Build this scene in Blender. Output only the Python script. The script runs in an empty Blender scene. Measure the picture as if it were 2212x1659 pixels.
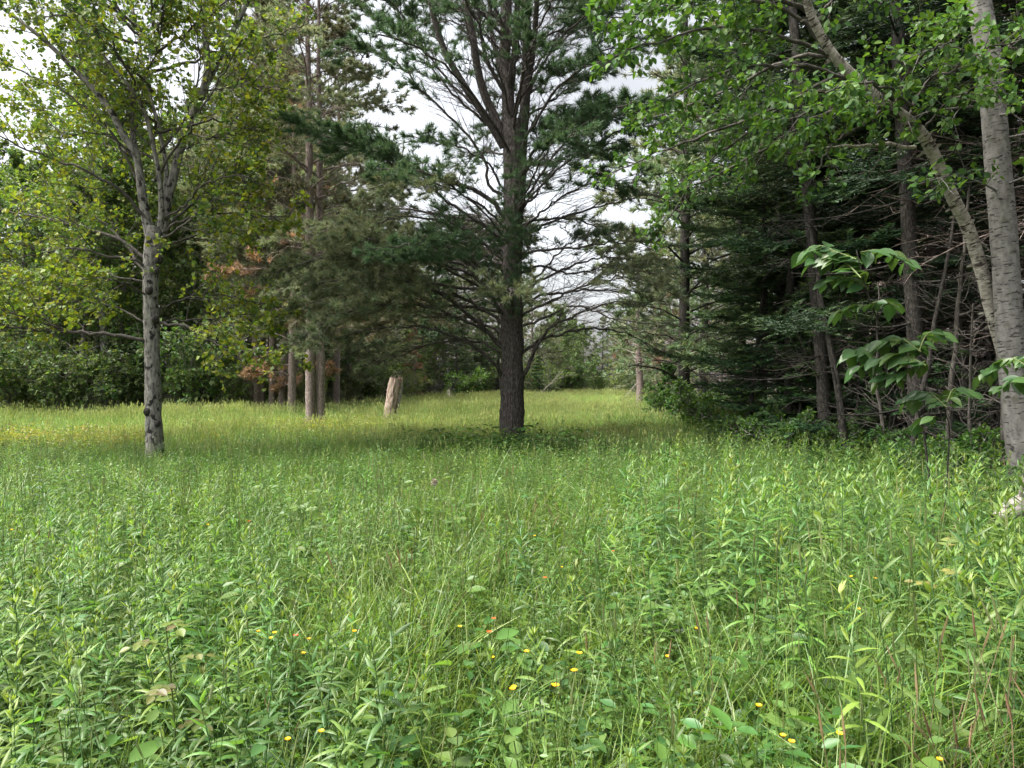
import bpy, math, random
import numpy as np

rng = np.random.default_rng(11)
random.seed(11)
sc = bpy.context.scene
COL = sc.collection
R = math.radians

# ------------------------------------------------------------------ camera, sky, sun, exposure
EYE = 1.6
F = 1598.0            # focal length in units of the 2212-pixel wide reading of the photograph
cam_d = bpy.data.cameras.new('camera')
cam = bpy.data.objects.new('camera', cam_d)
COL.objects.link(cam)
cam.location = (0, 0, EYE)
cam.rotation_euler = (R(90), 0, 0)
cam_d.sensor_width = 36
cam_d.lens = 26.0
cam_d.clip_start = 0.05
cam_d.clip_end = 2000
sc.camera = cam

SUN_EL, SUN_AZ = 60.0, -104.0      # azimuth measured from +Y (view direction), negative = left
world = bpy.data.worlds.new('World')
sc.world = world
world.use_nodes = True
nt = world.node_tree
nt.nodes.clear()
w_out = nt.nodes.new('ShaderNodeOutputWorld')
w_bg = nt.nodes.new('ShaderNodeBackground')
w_sky = nt.nodes.new('ShaderNodeTexSky')
w_sky.sky_type = 'NISHITA'
w_sky.sun_disc = False
w_sky.sun_elevation = R(SUN_EL)
w_sky.sun_rotation = R(SUN_AZ)
w_sky.air_density = 1.0
w_sky.dust_density = 5.0
w_sky.ozone_density = 1.0
w_hs = nt.nodes.new('ShaderNodeHueSaturation')
w_hs.inputs['Saturation'].default_value = 0.22
w_hs.inputs['Value'].default_value = 1.0
w_bg.inputs['Strength'].default_value = 0.055
nt.links.new(w_sky.outputs[0], w_hs.inputs['Color'])
w_tc = nt.nodes.new('ShaderNodeTexCoord')
w_map = nt.nodes.new('ShaderNodeMapping'); w_map.inputs['Scale'].default_value = (1, 1, 2.2)
w_cl = nt.nodes.new('ShaderNodeTexNoise'); w_cl.inputs['Scale'].default_value = 3.2; w_cl.inputs['Detail'].default_value = 7; w_cl.inputs['Roughness'].default_value = 0.55
w_mr = nt.nodes.new('ShaderNodeMapRange'); w_mr.inputs[1].default_value = 0.36; w_mr.inputs[2].default_value = 0.64; w_mr.inputs[3].default_value = 0.74; w_mr.inputs[4].default_value = 1.12
w_mx = nt.nodes.new('ShaderNodeMix'); w_mx.data_type = 'RGBA'; w_mx.blend_type = 'MULTIPLY'; w_mx.inputs[0].default_value = 1.0
nt.links.new(w_tc.outputs['Generated'], w_map.inputs['Vector'])
nt.links.new(w_map.outputs[0], w_cl.inputs['Vector'])
nt.links.new(w_cl.outputs['Fac'], w_mr.inputs[0])
nt.links.new(w_hs.outputs[0], w_mx.inputs[6])
nt.links.new(w_mr.outputs[0], w_mx.inputs[7])
nt.links.new(w_mx.outputs[2], w_bg.inputs['Color'])
nt.links.new(w_bg.outputs[0], w_out.inputs['Surface'])

sun_d = bpy.data.lights.new('sun', 'SUN')
sun_d.energy = 1.5
sun_d.angle = R(36)
sun_d.color = (1.0, 0.95, 0.86)
sun = bpy.data.objects.new('sun', sun_d)
COL.objects.link(sun)
sun.rotation_euler = (R(90 - SUN_EL), 0, R(180 - SUN_AZ) )

sc.view_settings.view_transform = 'Standard'
sc.view_settings.look = 'None'
sc.view_settings.gamma = 1.0
sc.view_settings.use_curve_mapping = False
sc.view_settings.exposure = 2.85
sc.cycles.max_bounces = 8
sc.cycles.diffuse_bounces = 4
sc.cycles.transmission_bounces = 4
sc.cycles.glossy_bounces = 2
sc.cycles.use_denoising = True
sc.cycles.denoiser = 'OPENIMAGEDENOISE'
sc.cycles.denoising_input_passes = 'RGB_ALBEDO_NORMAL'
sc.cycles.denoising_prefilter = 'ACCURATE'

# ------------------------------------------------------------------ helpers
def P(dx, dy, Y):
    """the point of the place seen at reading position (dx, dy) when it stands Y metres away"""
    return np.array([(dx - 1106.0) * Y / F, Y, EYE + (829.5 - dy) * Y / F])

def norm(a):
    return a / np.maximum(np.linalg.norm(a, axis=-1, keepdims=True), 1e-9)

UP = np.array([0.0, 0.0, 1.0])

def _hash(i):
    i = (i.astype(np.int64) * np.array([73856093, 19349663, 83492791], dtype=np.int64)).sum(-1)
    i = (i ^ (i >> 13)) * 1274126177
    return ((i ^ (i >> 16)) & 0xffff) / 65535.0

def vnoise(p):
    p = np.asarray(p, float)
    i = np.floor(p).astype(np.int64)
    f = p - i
    f = f * f * (3 - 2 * f)
    out = 0
    for a in (0, 1):
        for b in (0, 1):
            for c in (0, 1):
                w = (f[..., 0] if a else 1 - f[..., 0]) * (f[..., 1] if b else 1 - f[..., 1]) * (f[..., 2] if c else 1 - f[..., 2])
                out = out + w * _hash(i + np.array([a, b, c]))
    return out

def n2(x, y, s, o=0.0):
    return vnoise(np.stack([np.asarray(x) / s + o, np.asarray(y) / s + o * 1.7, np.full_like(np.asarray(x, float), o)], -1))

class Buf:
    def __init__(self):
        self.v, self.f, self.c, self.t, self.n = [], {3: [], 4: []}, [], [], 0
    def add(self, v, faces, col=(1, 1, 1), tuv=None):
        v = np.asarray(v, float).reshape(-1, 3)
        faces = np.asarray(faces)
        col = np.asarray(col, float)
        if col.ndim == 1:
            col = np.broadcast_to(col, (len(v), 3))
        self.v.append(v); self.c.append(col)
        self.t.append(v if tuv is None else np.asarray(tuv).reshape(-1, 3))
        self.f[faces.shape[1]].append(faces + self.n)
        self.n += len(v)
    def mesh(self, name, mat, smooth=True):
        me = bpy.data.meshes.new(name)
        v = np.concatenate(self.v).astype(np.float32)
        me.vertices.add(len(v))
        me.vertices.foreach_set('co', v.ravel())
        loops, starts, tot = [], [], 0
        for k in (3, 4):
            if self.f[k]:
                a = np.concatenate(self.f[k])
                loops.append(a.ravel())
                starts.append(tot + np.arange(len(a)) * k)
                tot += a.size
        loops = np.concatenate(loops).astype(np.int32)
        starts = np.concatenate(starts).astype(np.int32)
        me.loops.add(len(loops))
        me.loops.foreach_set('vertex_index', loops)
        me.polygons.add(len(starts))
        me.polygons.foreach_set('loop_start', starts)
        me.polygons.foreach_set('use_smooth', np.full(len(starts), smooth))
        me.update(calc_edges=True)
        ca = me.color_attributes.new('Col', 'FLOAT_COLOR', 'POINT')
        c = np.concatenate(self.c)
        ca.data.foreach_set('color', np.concatenate([c, np.ones((len(c), 1))], 1).astype(np.float32).ravel())
        ta = me.attributes.new('tuv', 'FLOAT_VECTOR', 'POINT')
        ta.data.foreach_set('vector', np.concatenate(self.t).astype(np.float32).ravel())
        me.materials.append(mat)
        me.validate()
        return me

def tag(o, label=None, cat=None, group=None, kind=None):
    for k, v in (('label', label), ('category', cat), ('group', group), ('kind', kind)):
        if v:
            o[k] = v
    return o

def link(name, me, parent=None, kind=None):
    o = bpy.data.objects.new(name, me)
    COL.objects.link(o)
    if parent is not None:
        o.parent = parent
    if kind:
        o['kind'] = kind
    return o

def thing(name, label, cat, loc=(0, 0, 0), rz=0.0, scale=1.0, group=None):
    o = bpy.data.objects.new(name, None)
    COL.objects.link(o)
    o.empty_display_size = 0.2
    o.location = loc
    o.rotation_euler = (0, 0, rz)
    o.scale = (scale, scale, scale) if not hasattr(scale, '__len__') else scale
    return tag(o, label, cat, group)

def catmull(pts, K):
    pts = np.asarray(pts, float)
    if len(pts) == 2:
        t = np.linspace(0, 1, K)[:, None]
        return pts[0] * (1 - t) + pts[1] * t
    p = np.vstack([2 * pts[0] - pts[1], pts, 2 * pts[-1] - pts[-2]])
    seg = np.linalg.norm(np.diff(pts, axis=0), axis=1)
    cum = np.concatenate([[0], np.cumsum(seg)])
    s = np.linspace(0, cum[-1], K)
    i = np.clip(np.searchsorted(cum, s, 'right') - 1, 0, len(seg) - 1)
    t = ((s - cum[i]) / np.maximum(seg[i], 1e-9))[:, None]
    a, b, c, d = p[i], p[i + 1], p[i + 2], p[i + 3]
    return 0.5 * (2 * b + (c - a) * t + (2 * a - 5 * b + 4 * c - d) * t ** 2 + (3 * b - a - 3 * c + d) * t ** 3)

def tubes(buf, pts, rad, n=4, col=(1, 1, 1), ridge=0.0, ridge_f=9.0):
    """pts (N,K,3), rad (N,K): N tubes with n sides; ridge cuts furrows of bark into the surface"""
    pts = np.asarray(pts, float)
    if pts.ndim == 2:
        pts, rad = pts[None], np.asarray(rad, float)[None]
    N, K, _ = pts.shape
    if N == 0:
        return
    tan = norm(np.gradient(pts, axis=1))
    ref = np.zeros((N, 1, 3)); ref[..., 0] = 1.0
    mean = norm(tan.mean(1, keepdims=True))
    ref = np.where(np.abs(mean[..., :1]) > 0.8, np.array([0, 1.0, 0]), np.array([1.0, 0, 0]))
    a = norm(np.cross(tan, np.broadcast_to(ref, tan.shape)))
    b = np.cross(tan, a)
    th = np.arange(n) * 2 * math.pi / n
    ca, sa = np.cos(th), np.sin(th)
    r = np.broadcast_to(np.asarray(rad, float)[..., None], (N, K, n)).copy()
    L = np.concatenate([np.zeros((N, 1)), np.cumsum(np.linalg.norm(np.diff(pts, axis=1), axis=2), axis=1)], 1)
    off = np.arange(N)[:, None] * 3.7
    Lb = np.broadcast_to((L + off)[..., None], (N, K, n))
    tuv = np.stack([r * ca, r * sa, Lb], -1)
    if ridge:
        q = np.stack([ca[None, None] * ridge_f * 0.5 + 0 * Lb, sa[None, None] * ridge_f * 0.5 + 0 * Lb, Lb * 5.0], -1)
        q2 = np.stack([ca[None, None] * 2.0 + 0 * Lb, sa[None, None] * 2.0 + 0 * Lb, Lb * 1.3], -1)
        h = np.abs(vnoise(q) - 0.5) * 2
        r = r * (1 + ridge * (h - 0.4) + ridge * 0.9 * (vnoise(q2 + 7.3) - 0.5))
    v = pts[:, :, None] + a[:, :, None] * (r * ca)[..., None] + b[:, :, None] * (r * sa)[..., None]
    idx = np.arange(N * K * n).reshape(N, K, n)
    q = np.stack([idx[:, :-1, :], np.roll(idx, -1, 2)[:, :-1, :], np.roll(idx, -1, 2)[:, 1:, :], idx[:, 1:, :]], -1).reshape(-1, 4)
    c = np.asarray(col, float)
    if c.ndim == 2:
        c = np.repeat(c, K * n, axis=0)
    buf.add(v.reshape(-1, 3), q, c, tuv.reshape(-1, 3))

def sample(Pb, s):
    """Pb (N,K,3), s (N,M) in 0..1 -> points and unit tangents (N,M,3)"""
    K = Pb.shape[1]
    f = np.clip(s, 0, 0.9999) * (K - 1)
    i = np.floor(f).astype(int)
    t = (f - i)[..., None]
    p0 = np.take_along_axis(Pb, i[..., None], 1)
    p1 = np.take_along_axis(Pb, (i + 1)[..., None], 1)
    return p0 * (1 - t) + p1 * t, norm(p1 - p0)

def perp(tan, r):
    v = norm(r.normal(size=tan.shape))
    return norm(v - (v * tan).sum(-1, keepdims=True) * tan)

def shoots(Pb, s, length, r, ang=(35, 65), planar=0.0, lift=(-0.1, 0.3), K=4, wob=0.06):
    """side shoots off the lines Pb at s (N,M): returns (N*M,K,3)"""
    p, tan = sample(Pb, s)
    lat = norm(np.cross(tan, UP))
    sgn = np.where((np.arange(s.shape[1]) % 2)[None] > 0, 1.0, -1.0)[..., None]
    lat = lat * sgn + UP * r.uniform(-0.35, 0.5, s.shape)[..., None]
    lat = norm(planar * lat + (1 - planar) * perp(tan, r))
    a = np.radians(r.uniform(*ang, s.shape))[..., None]
    d = norm(tan * np.cos(a) + lat * np.sin(a))
    bend = UP * r.uniform(*lift, s.shape)[..., None] + tan * 0.18
    L = np.asarray(length)[..., None]
    out = []
    for k in range(K):
        t = k / (K - 1)
        q = p + d * L * t + bend * L * t * t
        if 0 < k < K - 1:
            q = q + r.normal(size=q.shape) * wob * L * 0.5
        out.append(q)
    return np.stack(out, 2).reshape(-1, K, 3)

def needles(buf, p, d, n, length, width, col, r, spread=(12, 70), droop=0.0):
    """a brush of n needles at every p (N,3) that points along d; col (N,3)"""
    N = len(p)
    if N == 0:
        return
    pp = np.repeat(p, n, 0); dd = np.repeat(d, n, 0); cc = np.repeat(col, n, 0)
    la = perp(dd, r)
    a = np.radians(r.uniform(*spread, len(pp)))[:, None]
    nd = norm(dd * np.cos(a) + la * np.sin(a) - UP * droop)
    L = (length * r.uniform(0.7, 1.2, len(pp)))[:, None]
    side = perp(nd, r) * (width * 0.5)
    base = pp - dd * (r.uniform(0, 0.7, len(pp))[:, None] * length * 0.6)
    v = np.stack([base - side, base + side, base + nd * L], 1)
    f = np.arange(len(pp) * 3).reshape(-1, 3)
    cv = np.repeat(cc * r.uniform(0.8, 1.2, (len(cc), 1)), 3, 0)
    buf.add(v.reshape(-1, 3), f, cv)

LEAF4 = (np.array([(0, 0, 0), (0.45, 0.5, 0.10), (1, 0, -0.05), (0.45, -0.5, 0.10)]), np.array([(0, 1, 2), (0, 2, 3)]))
_oval = [(0, 0), (0.18, 0.33), (0.45, 0.5), (0.75, 0.33), (1, 0)]
LEAFO = (np.array([(x, 0, -0.10 * x * x + 0.02) for x, y in _oval] + [(x, y, 0.10 * y + 0.06 - 0.14 * x * x) for x, y in _oval[1:4]] + [(x, -y, 0.10 * y + 0.06 - 0.14 * x * x) for x, y in _oval[1:4]]),
         np.array([(0, 5, 1, 1), (1, 5, 6, 2), (2, 6, 7, 3), (3, 7, 4, 4), (0, 1, 8, 8), (1, 2, 9, 8), (2, 3, 10, 9), (3, 4, 10, 10)]))
LEAFO = (LEAFO[0], np.array([(0, 5, 1), (1, 5, 6), (1, 6, 2), (2, 6, 7), (2, 7, 3), (3, 7, 4), (0, 1, 8), (1, 9, 8), (1, 2, 9), (2, 10, 9), (2, 3, 10), (3, 4, 10)]))
_mp = [(0.0, 0.0), (0.12, 0.28), (0.05, 0.55), (0.38, 0.36), (0.62, 0.62), (0.66, 0.26), (1.0, 0.0)]
LEAFM = (np.array([(0.42, 0, -0.05)] + [(x, y, 0.10 * abs(y) - 0.1 * x) for x, y in _mp] + [(x, -y, 0.10 * abs(y) - 0.1 * x) for x, y in _mp[-2:0:-1]]), None)
LEAFM = (LEAFM[0], np.array([(0, i, i % 12 + 1) for i in range(1, 13)]))

def leaves(buf, p, d, nrm, L, Wd, tmpl, col):
    tv, tf = tmpl
    N = len(p)
    if N == 0:
        return
    d = norm(d)
    side = norm(np.cross(nrm, d)); up = np.cross(d, side)
    L = np.broadcast_to(L, (N,))[:, None, None]; Wd = np.broadcast_to(Wd, (N,))[:, None, None]
    v = p[:, None] + d[:, None] * tv[None, :, :1] * L + side[:, None] * tv[None, :, 1:2] * Wd + up[:, None] * tv[None, :, 2:] * L
    f = (tf[None] + (np.arange(N) * len(tv))[:, None, None]).reshape(-1, 3)
    buf.add(v.reshape(-1, 3), f, np.repeat(col, len(tv), 0))

def strips(buf, p, d, bend, side, L, Wd, prof, col, fold=0.0, tipcol=None):
    """curved blades: K rows over prof; fold > 0 adds a sunken midrib"""
    N, K = len(p), len(prof)
    s = np.linspace(0, 1, K)[None, :, None]
    L = np.broadcast_to(L, (N,))[:, None, None]; Wd = np.broadcast_to(Wd, (N,))[:, None, None]
    c = p[:, None] + d[:, None] * s * L + bend[:, None] * s * s * L
    hw = side[:, None] * (np.asarray(prof)[None, :, None] * Wd * 0.5)
    if fold:
        tan = norm(np.gradient(c, axis=1))
        upv = norm(np.cross(np.broadcast_to(side[:, None], tan.shape), tan))
        rise = upv * (np.asarray(prof)[None, :, None] * Wd * 0.5 * fold)
        v = np.stack([c - hw + rise, c, c + hw + rise], 2); n = 3
    else:
        v = np.stack([c - hw, c + hw], 2); n = 2
    idx = np.arange(N * K * n).reshape(N, K, n)
    q = np.stack([idx[:, :-1, :-1], idx[:, :-1, 1:], idx[:, 1:, 1:], idx[:, 1:, :-1]], -1).reshape(-1, 4)
    col = np.asarray(col, float)
    if col.ndim == 1:
        col = np.broadcast_to(col, (N, 3))
    if tipcol is not None:
        cc = col[:, None] * (1 - s) + np.asarray(tipcol)[None, None] * s
    else:
        cc = np.broadcast_to(col[:, None], (N, K, 3))
    buf.add(v.reshape(-1, 3), q, np.repeat(cc.reshape(-1, 3), n, 0))

# ------------------------------------------------------------------ materials
def new_mat(name):
    m = bpy.data.materials.new(name)
    m.use_nodes = True
    t = m.node_tree
    t.nodes.clear()
    return m, t, t.nodes.new('ShaderNodeOutputMaterial')

def leaf_mat(name, trans=0.35, rough=0.55, spec=0.35, var=0.35, huev=0.03, tcol=(1.25, 1.25, 0.6)):
    m, t, out = new_mat(name)
    N = t.nodes.new; Lk = t.links.new
    at = N('ShaderNodeAttribute'); at.attribute_name = 'Col'
    oi = N('ShaderNodeObjectInfo')
    hs = N('ShaderNodeHueSaturation')
    mv = N('ShaderNodeMapRange'); mv.inputs[3].default_value = 1 - var / 2; mv.inputs[4].default_value = 1 + var / 2
    mh = N('ShaderNodeMapRange'); mh.inputs[3].default_value = 0.5 - huev / 2; mh.inputs[4].default_value = 0.5 + huev / 2
    ml = N('ShaderNodeMath'); ml.operation = 'MULTIPLY'; ml.inputs[1].default_value = 7.31
    fr = N('ShaderNodeMath'); fr.operation = 'FRACT'
    Lk(oi.outputs['Random'], mv.inputs[0]); Lk(oi.outputs['Random'], ml.inputs[0]); Lk(ml.outputs[0], fr.inputs[0]); Lk(fr.outputs[0], mh.inputs[0])
    Lk(mv.outputs[0], hs.inputs['Value']); Lk(mh.outputs[0], hs.inputs['Hue']); Lk(at.outputs['Color'], hs.inputs['Color'])
    pb = N('ShaderNodeBsdfPrincipled'); pb.inputs['Roughness'].default_value = rough
    pb.inputs['Specular IOR Level'].default_value = spec
    Lk(hs.outputs[0], pb.inputs['Base Color'])
    tr = N('ShaderNodeBsdfTranslucent')
    mx = N('ShaderNodeMix'); mx.data_type = 'RGBA'; mx.blend_type = 'MULTIPLY'; mx.inputs[0].default_value = 1.0
    mx.inputs[7].default_value = (*tcol, 1)
    Lk(hs.outputs[0], mx.inputs[6]); Lk(mx.outputs[2], tr.inputs['Color'])
    ms = N('ShaderNodeMixShader'); ms.inputs[0].default_value = trans
    Lk(pb.outputs[0], ms.inputs[1]); Lk(tr.outputs[0], ms.inputs[2]); Lk(ms.outputs[0], out.inputs['Surface'])
    return m

def bark_mat(name, c0, c1, c2, sc_uv=(9, 9, 2.2), bump=0.6, lo=0.35, hi=0.65, bands=None, lichen=None, rough=0.9):
    """furrowed bark on the tube coordinates; bands = (colour, along-scale, threshold) for lenticels and cracks"""
    m, t, out = new_mat(name)
    N = t.nodes.new; Lk = t.links.new
    at = N('ShaderNodeAttribute'); at.attribute_name = 'tuv'
    mp = N('ShaderNodeMapping'); mp.inputs['Scale'].default_value = sc_uv
    Lk(at.outputs['Vector'], mp.inputs['Vector'])
    nz = N('ShaderNodeTexNoise'); nz.inputs['Scale'].default_value = 3.0; nz.inputs['Detail'].default_value = 8; nz.inputs['Roughness'].default_value = 0.65
    Lk(mp.outputs[0], nz.inputs['Vector'])
    rp = N('ShaderNodeValToRGB')
    e = rp.color_ramp.elements
    e[0].position = lo; e[0].color = (*c0, 1); e[1].position = hi; e[1].color = (*c2, 1)
    x = e.new((lo + hi) / 2); x.color = (*c1, 1)
    Lk(nz.outputs['Fac'], rp.inputs[0])
    last = rp.outputs[0]
    if lichen:
        n3 = N('ShaderNodeTexNoise'); n3.inputs['Scale'].default_value = lichen[1]; n3.inputs['Detail'].default_value = 5
        Lk(at.outputs['Vector'], n3.inputs['Vector'])
        r3 = N('ShaderNodeMapRange'); r3.inputs[1].default_value = lichen[2]; r3.inputs[2].default_value = lichen[2] + 0.1
        Lk(n3.outputs['Fac'], r3.inputs[0])
        mx = N('ShaderNodeMix'); mx.data_type = 'RGBA'; mx.inputs[7].default_value = (*lichen[0], 1)
        Lk(r3.outputs[0], mx.inputs[0]); Lk(last, mx.inputs[6]); last = mx.outputs[2]
    if bands:
        m2 = N('ShaderNodeMapping'); m2.inputs['Scale'].default_value = bands[1]
        Lk(at.outputs['Vector'], m2.inputs['Vector'])
        n4 = N('ShaderNodeTexNoise'); n4.inputs['Scale'].default_value = 1.0; n4.inputs['Detail'].default_value = 4; n4.inputs['Roughness'].default_value = 0.6
        Lk(m2.outputs[0], n4.inputs['Vector'])
        r4 = N('ShaderNodeMapRange'); r4.inputs[1].default_value = bands[2]; r4.inputs[2].default_value = bands[2] + 0.05
        Lk(n4.outputs['Fac'], r4.inputs[0])
        mx = N('ShaderNodeMix'); mx.data_type = 'RGBA'; mx.inputs[7].default_value = (*bands[0], 1)
        Lk(r4.outputs[0], mx.inputs[0]); Lk(last, mx.inputs[6]); last = mx.outputs[2]
    pb = N('ShaderNodeBsdfPrincipled'); pb.inputs['Roughness'].default_value = rough; pb.inputs['Specular IOR Level'].default_value = 0.2
    Lk(last, pb.inputs['Base Color'])
    bp = N('ShaderNodeBump'); bp.inputs['Strength'].default_value = bump; bp.inputs['Distance'].default_value = 0.02
    Lk(nz.outputs['Fac'], bp.inputs['Height']); Lk(bp.outputs[0], pb.inputs['Normal'])
    Lk(pb.outputs[0], out.inputs['Surface'])
    return m

def flat_mat(name, col, rough=0.6, var=0.2, scale=20):
    m, t, out = new_mat(name)
    N = t.nodes.new; Lk = t.links.new
    tc = N('ShaderNodeTexCoord')
    nz = N('ShaderNodeTexNoise'); nz.inputs['Scale'].default_value = scale; nz.inputs['Detail'].default_value = 5
    Lk(tc.outputs['Object'], nz.inputs['Vector'])
    mr = N('ShaderNodeMapRange'); mr.inputs[3].default_value = 1 - var; mr.inputs[4].default_value = 1 + var
    Lk(nz.outputs['Fac'], mr.inputs[0])
    hs = N('ShaderNodeHueSaturation'); hs.inputs['Color'].default_value = (*col, 1)
    Lk(mr.outputs[0], hs.inputs['Value'])
    pb = N('ShaderNodeBsdfPrincipled'); pb.inputs['Roughness'].default_value = rough
    Lk(hs.outputs[0], pb.inputs['Base Color']); Lk(pb.outputs[0], out.inputs['Surface'])
    return m

M_needle = leaf_mat('needle_foliage', trans=0.32, rough=0.6, spec=0.3, var=0.25, huev=0.02, tcol=(1.2, 1.2, 0.8))
M_leaf = leaf_mat('broad_leaf', trans=0.42, rough=0.5, spec=0.35, var=0.25)
M_grass = leaf_mat('meadow_blade', trans=0.46, rough=0.42, spec=0.5, var=0.55, huev=0.05)
M_flower = leaf_mat('flower_petal', trans=0.25, rough=0.5, var=0.2, huev=0.0, tcol=(1.1, 1.0, 0.7))
M_pine = bark_mat('pine_bark', (0.030, 0.026, 0.024), (0.085, 0.074, 0.068), (0.17, 0.15, 0.14), (16, 16, 4.0), 1.0, 0.38, 0.66)
M_grey = bark_mat('grey_maple_bark', (0.045, 0.042, 0.039), (0.160, 0.152, 0.138), (0.27, 0.256, 0.235), (7, 7, 2.5), 0.8, 0.33, 0.6,
                  bands=((0.026, 0.024, 0.022), (8, 8, 6), 0.55), lichen=((0.22, 0.23, 0.18), 9, 0.60))
M_aspen = bark_mat('aspen_bark', (0.085, 0.082, 0.076), (0.148, 0.142, 0.133), (0.21, 0.20, 0.188), (5, 5, 3), 0.5, 0.3, 0.65,
                   bands=((0.04, 0.037, 0.034), (9, 9, 38), 0.565), lichen=((0.10, 0.10, 0.08), 8, 0.57))
M_birch = bark_mat('birch_bark', (0.12, 0.105, 0.09), (0.27, 0.245, 0.21), (0.40, 0.375, 0.335), (4, 4, 7), 0.8, 0.3, 0.62,
                   lichen=((0.11, 0.10, 0.075), 7, 0.60),
                   bands=((0.045, 0.037, 0.032), (7, 7, 30), 0.555))
M_dark = bark_mat('spruce_bark', (0.014, 0.013, 0.012), (0.040, 0.036, 0.032), (0.085, 0.078, 0.07), (14, 14, 5), 0.9, 0.36, 0.66)
M_red = bark_mat('red_pine_bark', (0.07, 0.052, 0.045), (0.19, 0.15, 0.135), (0.31, 0.265, 0.24), (12, 12, 2.6), 0.9, 0.36, 0.66)
M_limb = bark_mat('dark_limb_bark', (0.03, 0.027, 0.024), (0.075, 0.068, 0.06), (0.13, 0.12, 0.105), (9, 9, 3), 0.7)
M_dead = bark_mat('dead_wood', (0.13, 0.115, 0.10), (0.28, 0.255, 0.23), (0.42, 0.39, 0.36), (10, 10, 2), 0.5)
M_dtw = bark_mat('dead_twig_wood', (0.05, 0.044, 0.038), (0.10, 0.09, 0.08), (0.16, 0.147, 0.133), (10, 10, 2), 0.5)
M_stump = bark_mat('stump_wood', (0.10, 0.065, 0.05), (0.32, 0.235, 0.19), (0.50, 0.41, 0.345), (14, 14, 1.1), 0.8, 0.34, 0.62)
M_stem = leaf_mat('green_stem', trans=0.1, rough=0.6, var=0.2)

# ------------------------------------------------------------------ ground
def ground():
    n = 121
    a = np.linspace(-1, 1, n)
    g = np.sign(a) * np.abs(a) ** 2.2 * 320
    X, Y = np.meshgrid(g, g + 30)
    Z = (n2(X, Y, 7.0, 3.1) - 0.5) * 0.12
    v = np.stack([X, Y, Z], -1).reshape(-1, 3)
    i = np.arange(n * n).reshape(n, n)
    q = np.stack([i[:-1, :-1], i[:-1, 1:], i[1:, 1:], i[1:, :-1]], -1).reshape(-1, 4)
    b = Buf(); b.add(v, q)
    m, t, out = new_mat('soil_and_litter')
    N = t.nodes.new; Lk = t.links.new
    at = N('ShaderNodeAttribute'); at.attribute_name = 'tuv'
    n1 = N('ShaderNodeTexNoise'); n1.inputs['Scale'].default_value = 14; n1.inputs['Detail'].default_value = 8; n1.inputs['Roughness'].default_value = 0.7
    nb = N('ShaderNodeTexNoise'); nb.inputs['Scale'].default_value = 1.1; nb.inputs['Detail'].default_value = 4
    Lk(at.outputs['Vector'], n1.inputs['Vector']); Lk(at.outputs['Vector'], nb.inputs['Vector'])
    rp = N('ShaderNodeValToRGB'); e = rp.color_ramp.elements
    e[0].position = 0.35; e[0].color = (0.022, 0.017, 0.011, 1); e[1].position = 0.7; e[1].color = (0.10, 0.075, 0.045, 1)
    Lk(n1.outputs['Fac'], rp.inputs[0])
    r2 = N('ShaderNodeMapRange'); r2.inputs[1].default_value = 0.45; r2.inputs[2].default_value = 0.6
    Lk(nb.outputs['Fac'], r2.inputs[0])
    mx = N('ShaderNodeMix'); mx.data_type = 'RGBA'; mx.inputs[7].default_value = (0.03, 0.045, 0.015, 1)
    Lk(r2.outputs[0], mx.inputs[0]); Lk(rp.outputs[0], mx.inputs[6])
    pb = N('ShaderNodeBsdfPrincipled'); pb.inputs['Roughness'].default_value = 0.95
    bp = N('ShaderNodeBump'); bp.inputs['Strength'].default_value = 0.8; bp.inputs['Distance'].default_value = 0.05
    Lk(n1.outputs['Fac'], bp.inputs['Height']); Lk(bp.outputs[0], pb.inputs['Normal'])
    Lk(mx.outputs[2], pb.inputs['Base Color']); Lk(pb.outputs[0], out.inputs['Surface'])
    o = link('ground', b.mesh('ground', m), kind='structure')
    tag(o, 'dark soil and leaf litter under the meadow and the trees', 'ground')
ground()

# ------------------------------------------------------------------ hero trees
def taper(r0, r1, K, power=1.0):
    t = np.linspace(0, 1, K) ** power
    return r0 * (1 - t) + r1 * t

def dpts(lst, Y0, Y1=None):
    """reading positions -> points; the distance runs from Y0 to Y1 along the list"""
    Y1 = Y0 if Y1 is None else Y1
    n = len(lst)
    return np.array([P(x, y, Y0 + (Y1 - Y0) * (i / max(1, n - 1)) ** 1.2) for i, (x, y) in enumerate(lst)])

def relative(pts, base):
    return np.asarray(pts) - base

def needle_cols(n, r, base, var=0.18):
    c = np.asarray(base)[None] * r.uniform(1 - var, 1 + var, (n, 1))
    c[:, 0] *= r.uniform(0.85, 1.2, n)
    return c

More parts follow.
